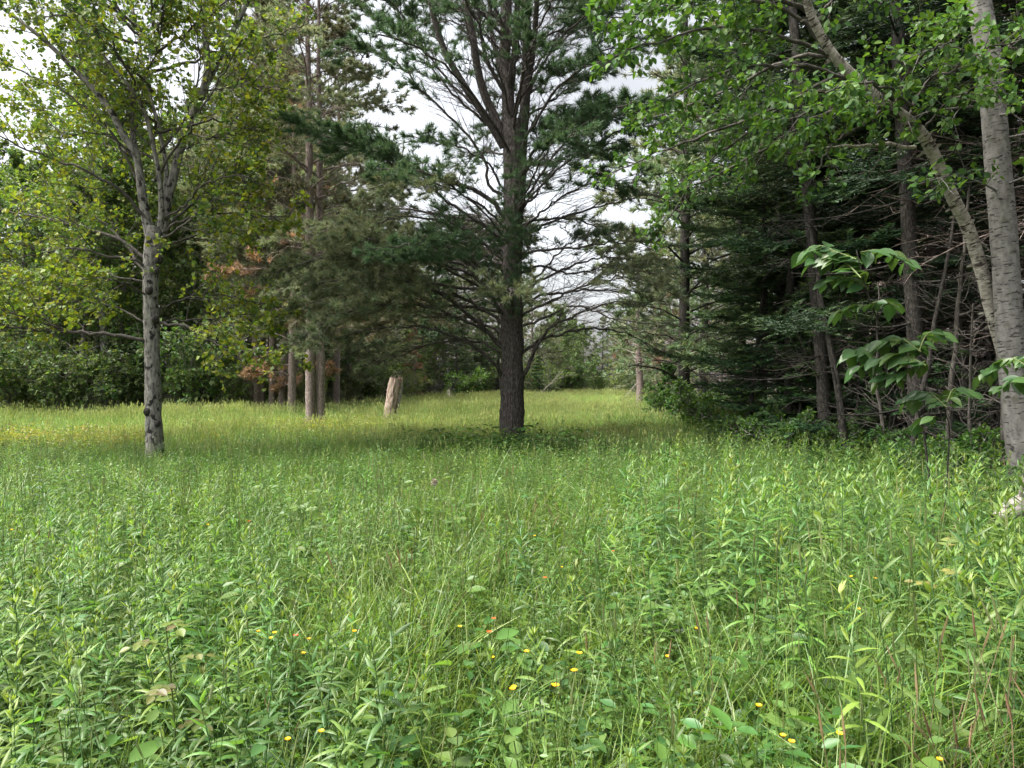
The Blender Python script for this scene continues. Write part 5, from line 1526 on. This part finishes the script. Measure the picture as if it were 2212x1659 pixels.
FY = flower_meshes((.78, .50, .012), (.70, .38, .02), 5, .0125, .45)
FO = flower_meshes((.62, .085, .02), (.75, .25, .02), 12, .013, .25)
fl = random.Random(8)
def flower(ms, dx, dy, label, name, group, s=1.0):
    z = .52
    Y = (EYE - z) * F / (dy - 829.5)
    p = P(dx, dy, Y)
    o = thing(name, label, 'flower', (p[0], p[1], 0), fl.uniform(0, 6.28), (s * .85, s * .85, z / .55), group)
    for n, m in zip(('stem', 'petals', 'centre'), ms):
        link(n, m, o)
YB = 'buttercups in the meadow'
ylw = [(443, 1134, 'lone yellow buttercup far back among the goldenrod of the near left stand'),
       (27, 1144, 'yellow buttercup nearest the left border of the view'),
       (559, 1368, 'leftmost of the buttercups clustered right of the yellow green seedling'),
       (592, 1372, 'buttercup in the middle of the cluster right of the yellow green seedling'),
       (597, 1379, 'lower buttercup in the middle of the cluster right of the yellow green seedling'),
       (666, 1411, 'bright buttercup below the red flower at the near left'),
       (661, 1380, 'small buttercup just right of the red flower at the near left'),
       (695, 1587, 'buttercup near the bottom border, left of centre'),
       (625, 1604, 'lowest buttercup on the left half of the meadow'),
       (1149, 1158, 'smallest and farthest buttercup in the middle grass'),
       (1211, 1228, 'tiny buttercup above the farthest orange red flower of the middle grass'),
       (985, 1356, 'buttercup left of the pair of orange red flowers in the middle grass'),
       (1141, 1405, 'large buttercup in the middle grass right below the orange red pair'),
       (1064, 1418, 'buttercup on the bare brown spot below the orange red pair'),
       (1249, 1408, 'large buttercup right of the one below the orange red pair'),
       (1241, 1445, 'half open buttercup under the large one at the right of the middle grass'),
       (1208, 1477, 'biggest buttercup, low in the middle grass'),
       (1103, 1489, 'left one of two buttercups side by side low in the middle grass'),
       (1119, 1488, 'right one of two buttercups side by side low in the middle grass'),
       (1433, 1420, 'buttercup between middle grass and the right hand goldenrod'),
       (764, 1362, 'orange tinted buttercup at the inner edge of the near left goldenrod'),
       (1846, 1248, 'left one of two buttercups high up before the right hand goldenrod'),
       (1883, 1250, 'right one of two buttercups high up before the right hand goldenrod'),
       (1849, 1315, 'pale buttercup below the pair before the right hand goldenrod'),
       (1502, 1356, 'small buttercup in the grass left of the right hand goldenrod'),
       (1627, 1527, 'buttercup half hidden in thick grass toward the lower right'),
       (1824, 1584, 'rightmost but one buttercup of the bottom row'),
       (1694, 1597, 'left one of two close buttercups at the lower right'),
       (1720, 1601, 'right one of two close buttercups at the lower right'),
       (2016, 1642, 'buttercup nearest the lower right corner')]
for dx, dy, lab in ylw:
    flower(FY, dx, dy, lab, 'buttercup', YB, fl.uniform(.9, 1.15) * (1.25 if 'bigg' in lab or 'large' in lab else 1.0))
RB = 'orange red flowers in the meadow'
for dx, dy, lab in [(544, 1126, 'far red flower among the goldenrod at the near left'), (640, 1370, 'red flower in the buttercup cluster at the near left'),
                    (1180, 1251, 'farthest orange red flower of the middle grass'), (1071, 1340, 'upper one of the orange red pair in the middle grass'),
                    (1047, 1368, 'lower one of the orange red pair in the middle grass'), (1330, 1192, 'dull red flower at the right of the middle grass')]:
    flower(FO, dx, dy, lab, 'hawkweed', RB, 1.15)

# ------------------------------------------------------------------ single plants that stand out
def seedling(label, base, h, tiers, leafL, cols, seed, name='seedling', pinnate=True, stemc=M_stem):
    r = np.random.default_rng(seed)
    root = thing(name, label, 'plant', base)
    t = np.linspace(0, 1, 8)
    q = np.stack([r.normal() * .04 * t * t, r.normal() * .04 * t * t, h * t], 1)
    b = Buf(); tubes(b, q, taper(.005, .002, 8), 5, (.12, .15, .05))
    link('stem', b.mesh('seedling_stem', stemc), root)
    lms = []
    for c in cols:
        lms.append(leaf_mesh_c(c))
    for k in range(tiers):
        s = .45 + .55 * (k + 1) / tiers
        p, _ = sample(q[None], np.array([[s]])); p = p[0, 0]
        az = k * 2.4 + r.uniform(-.3, .3)
        d = np.array([math.cos(az), math.sin(az) * .8 - .2, .35]); d = norm(d)
        if pinnate:
            e = p + d * leafL * 3.2 - UP * leafL * .4
            line = catmull(np.stack([p, (p + e) / 2 + UP * .02, e]), 8)
            bb = Buf(); tubes(bb, line, taper(.002, .001, 8), 4, (.12, .16, .05))
            link('twig', bb.mesh('leaf_stalk', M_stem), root)
            for j in range(7):
                u = .35 + .65 * (j // 2) / 3
                pp, tt = sample(line[None], np.array([[min(u, .999)]]))
                lat = norm(np.cross(tt[0, 0], UP)) * (1 if j % 2 else -1)
                dd = tt[0, 0] if j == 6 else norm(tt[0, 0] * .4 + lat)
                o = link('leaf', lms[r.integers(0, len(lms))], root)
                orient(o, pp[0, 0], dd, norm(UP + r.normal(size=3) * .15 + [0, -.25, 0]), leafL * r.uniform(.85, 1.15))
        else:
            for sg in (0, math.pi):
                dd = norm(np.array([math.cos(az + sg), math.sin(az + sg), r.uniform(.15, .6)]))
                o = link('leaf', lms[r.integers(0, len(lms))], root)
                orient(o, p, dd, norm(UP - dd * .4 + [0, -.15, 0]), leafL * r.uniform(.85, 1.15) * (1.1 - .45 * k / tiers))
    return root
_lm = {}
def leaf_mesh_c(c):
    if c not in _lm:
        _lm[c] = leaf_mesh('seedling_leaf', [(0, .02), (.1, .2), (.3, .34), (.55, .34), (.8, .2), (1, .01)], c, .2, .15)
    return _lm[c]

def at_top(dx, dy, z):
    Y = (EYE - z) * F / (dy - 829.5)
    p = P(dx, dy, Y); p[2] = 0
    return p
YG = [(.11, .15, .028), (.125, .14, .034), (.10, .145, .028), (.12, .105, .04)]
PG = [(.08, .14, .032), (.095, .15, .032), (.072, .125, .038)]
DG = [(.09, .165, .04), (.11, .19, .045)]
seedling('yellow green seedling with round paired leaflets standing out of the near left goldenrod', at_top(385, 1335, .80), .78, 6, .038, YG, 61)
seedling('tall pale plant with flat leaf tiers rising above the weeds left of centre', at_top(662, 1035, .85), .85, 6, .055, PG, 62)
seedling('pale leafy plant just below the tall pale one left of centre', at_top(630, 1165, .62), .62, 4, .05, PG, 63)
seedling('pale green plant with spread leaves right of the pink flower head', at_top(1000, 1085, .66), .66, 5, .055, PG, 64)
seedling('small yellow leaved bush in the shade before the aspen', at_top(2120, 1045, .75), .75, 5, .045, YG, 65)
seedling('yellowish topped plant among the right hand goldenrod', at_top(2095, 1060, .6), .6, 4, .04, YG, 66)
seedling('brown tinged weed in the upper right hand goldenrod', at_top(2050, 1195, .75), .75, 4, .05, [(.20, .19, .06), (.13, .18, .05)], 67)
seedling('broad leaved plant with opposite leaves at the bottom border, left of centre', at_top(975, 1600, .42), .42, 3, .085, PG, 71, pinnate=False)
seedling('broad leaved plant with opposite leaves at the bottom border, right of centre', at_top(1135, 1590, .45), .45, 4, .08, DG, 72, pinnate=False)
seedling('broad pale leaved plant on the dry patch at the lower right', at_top(2065, 1540, .45), .45, 3, .09, PG, 73, pinnate=False)
seedling('large leaved weed at the lower right of the middle grass', at_top(1690, 1490, .5), .5, 4, .08, DG, 74, pinnate=False)
seedling('broad leaved weed low in the near left goldenrod by the border', at_top(150, 1560, .5), .5, 4, .075, PG, 75, pinnate=False)
seedling('tall weed with long leaves in the middle of the lower right grass', at_top(1880, 1420, .62), .62, 5, .085, PG, 76, pinnate=False)
seedling('dark leaved weed at the far left of the meadow', at_top(85, 1010, .7), .7, 5, .08, [(.06, .12, .05), (.10, .15, .09)], 77, pinnate=False)

def pink_head():
    base = at_top(938, 1042, .72)
    t = thing('clover', 'dull pink flower head on a tall stalk left of the pale spread leaved plant', 'flower', base)
    b = Buf(); tubes(b, np.array([(0, 0, 0), (.01, 0, .4), (0, 0, .72)]), taper(.003, .002, 3), 4, (.12, .13, .07))
    link('stem', b.mesh('clover_stem', M_stem), t)
    r = np.random.default_rng(2)
    h = Buf()
    d = norm(r.normal(size=(60, 3)))
    leaves(h, np.array([[0, 0, .72]]) + d * .008, d, perp(d, r), .03, .014, LEAF4, np.array([(.36, .30, .28)] * 60) * r.uniform(.8, 1.2, (60, 1)))
    link('flower_head', h.mesh('clover_head', M_flower, False), t)
pink_head()
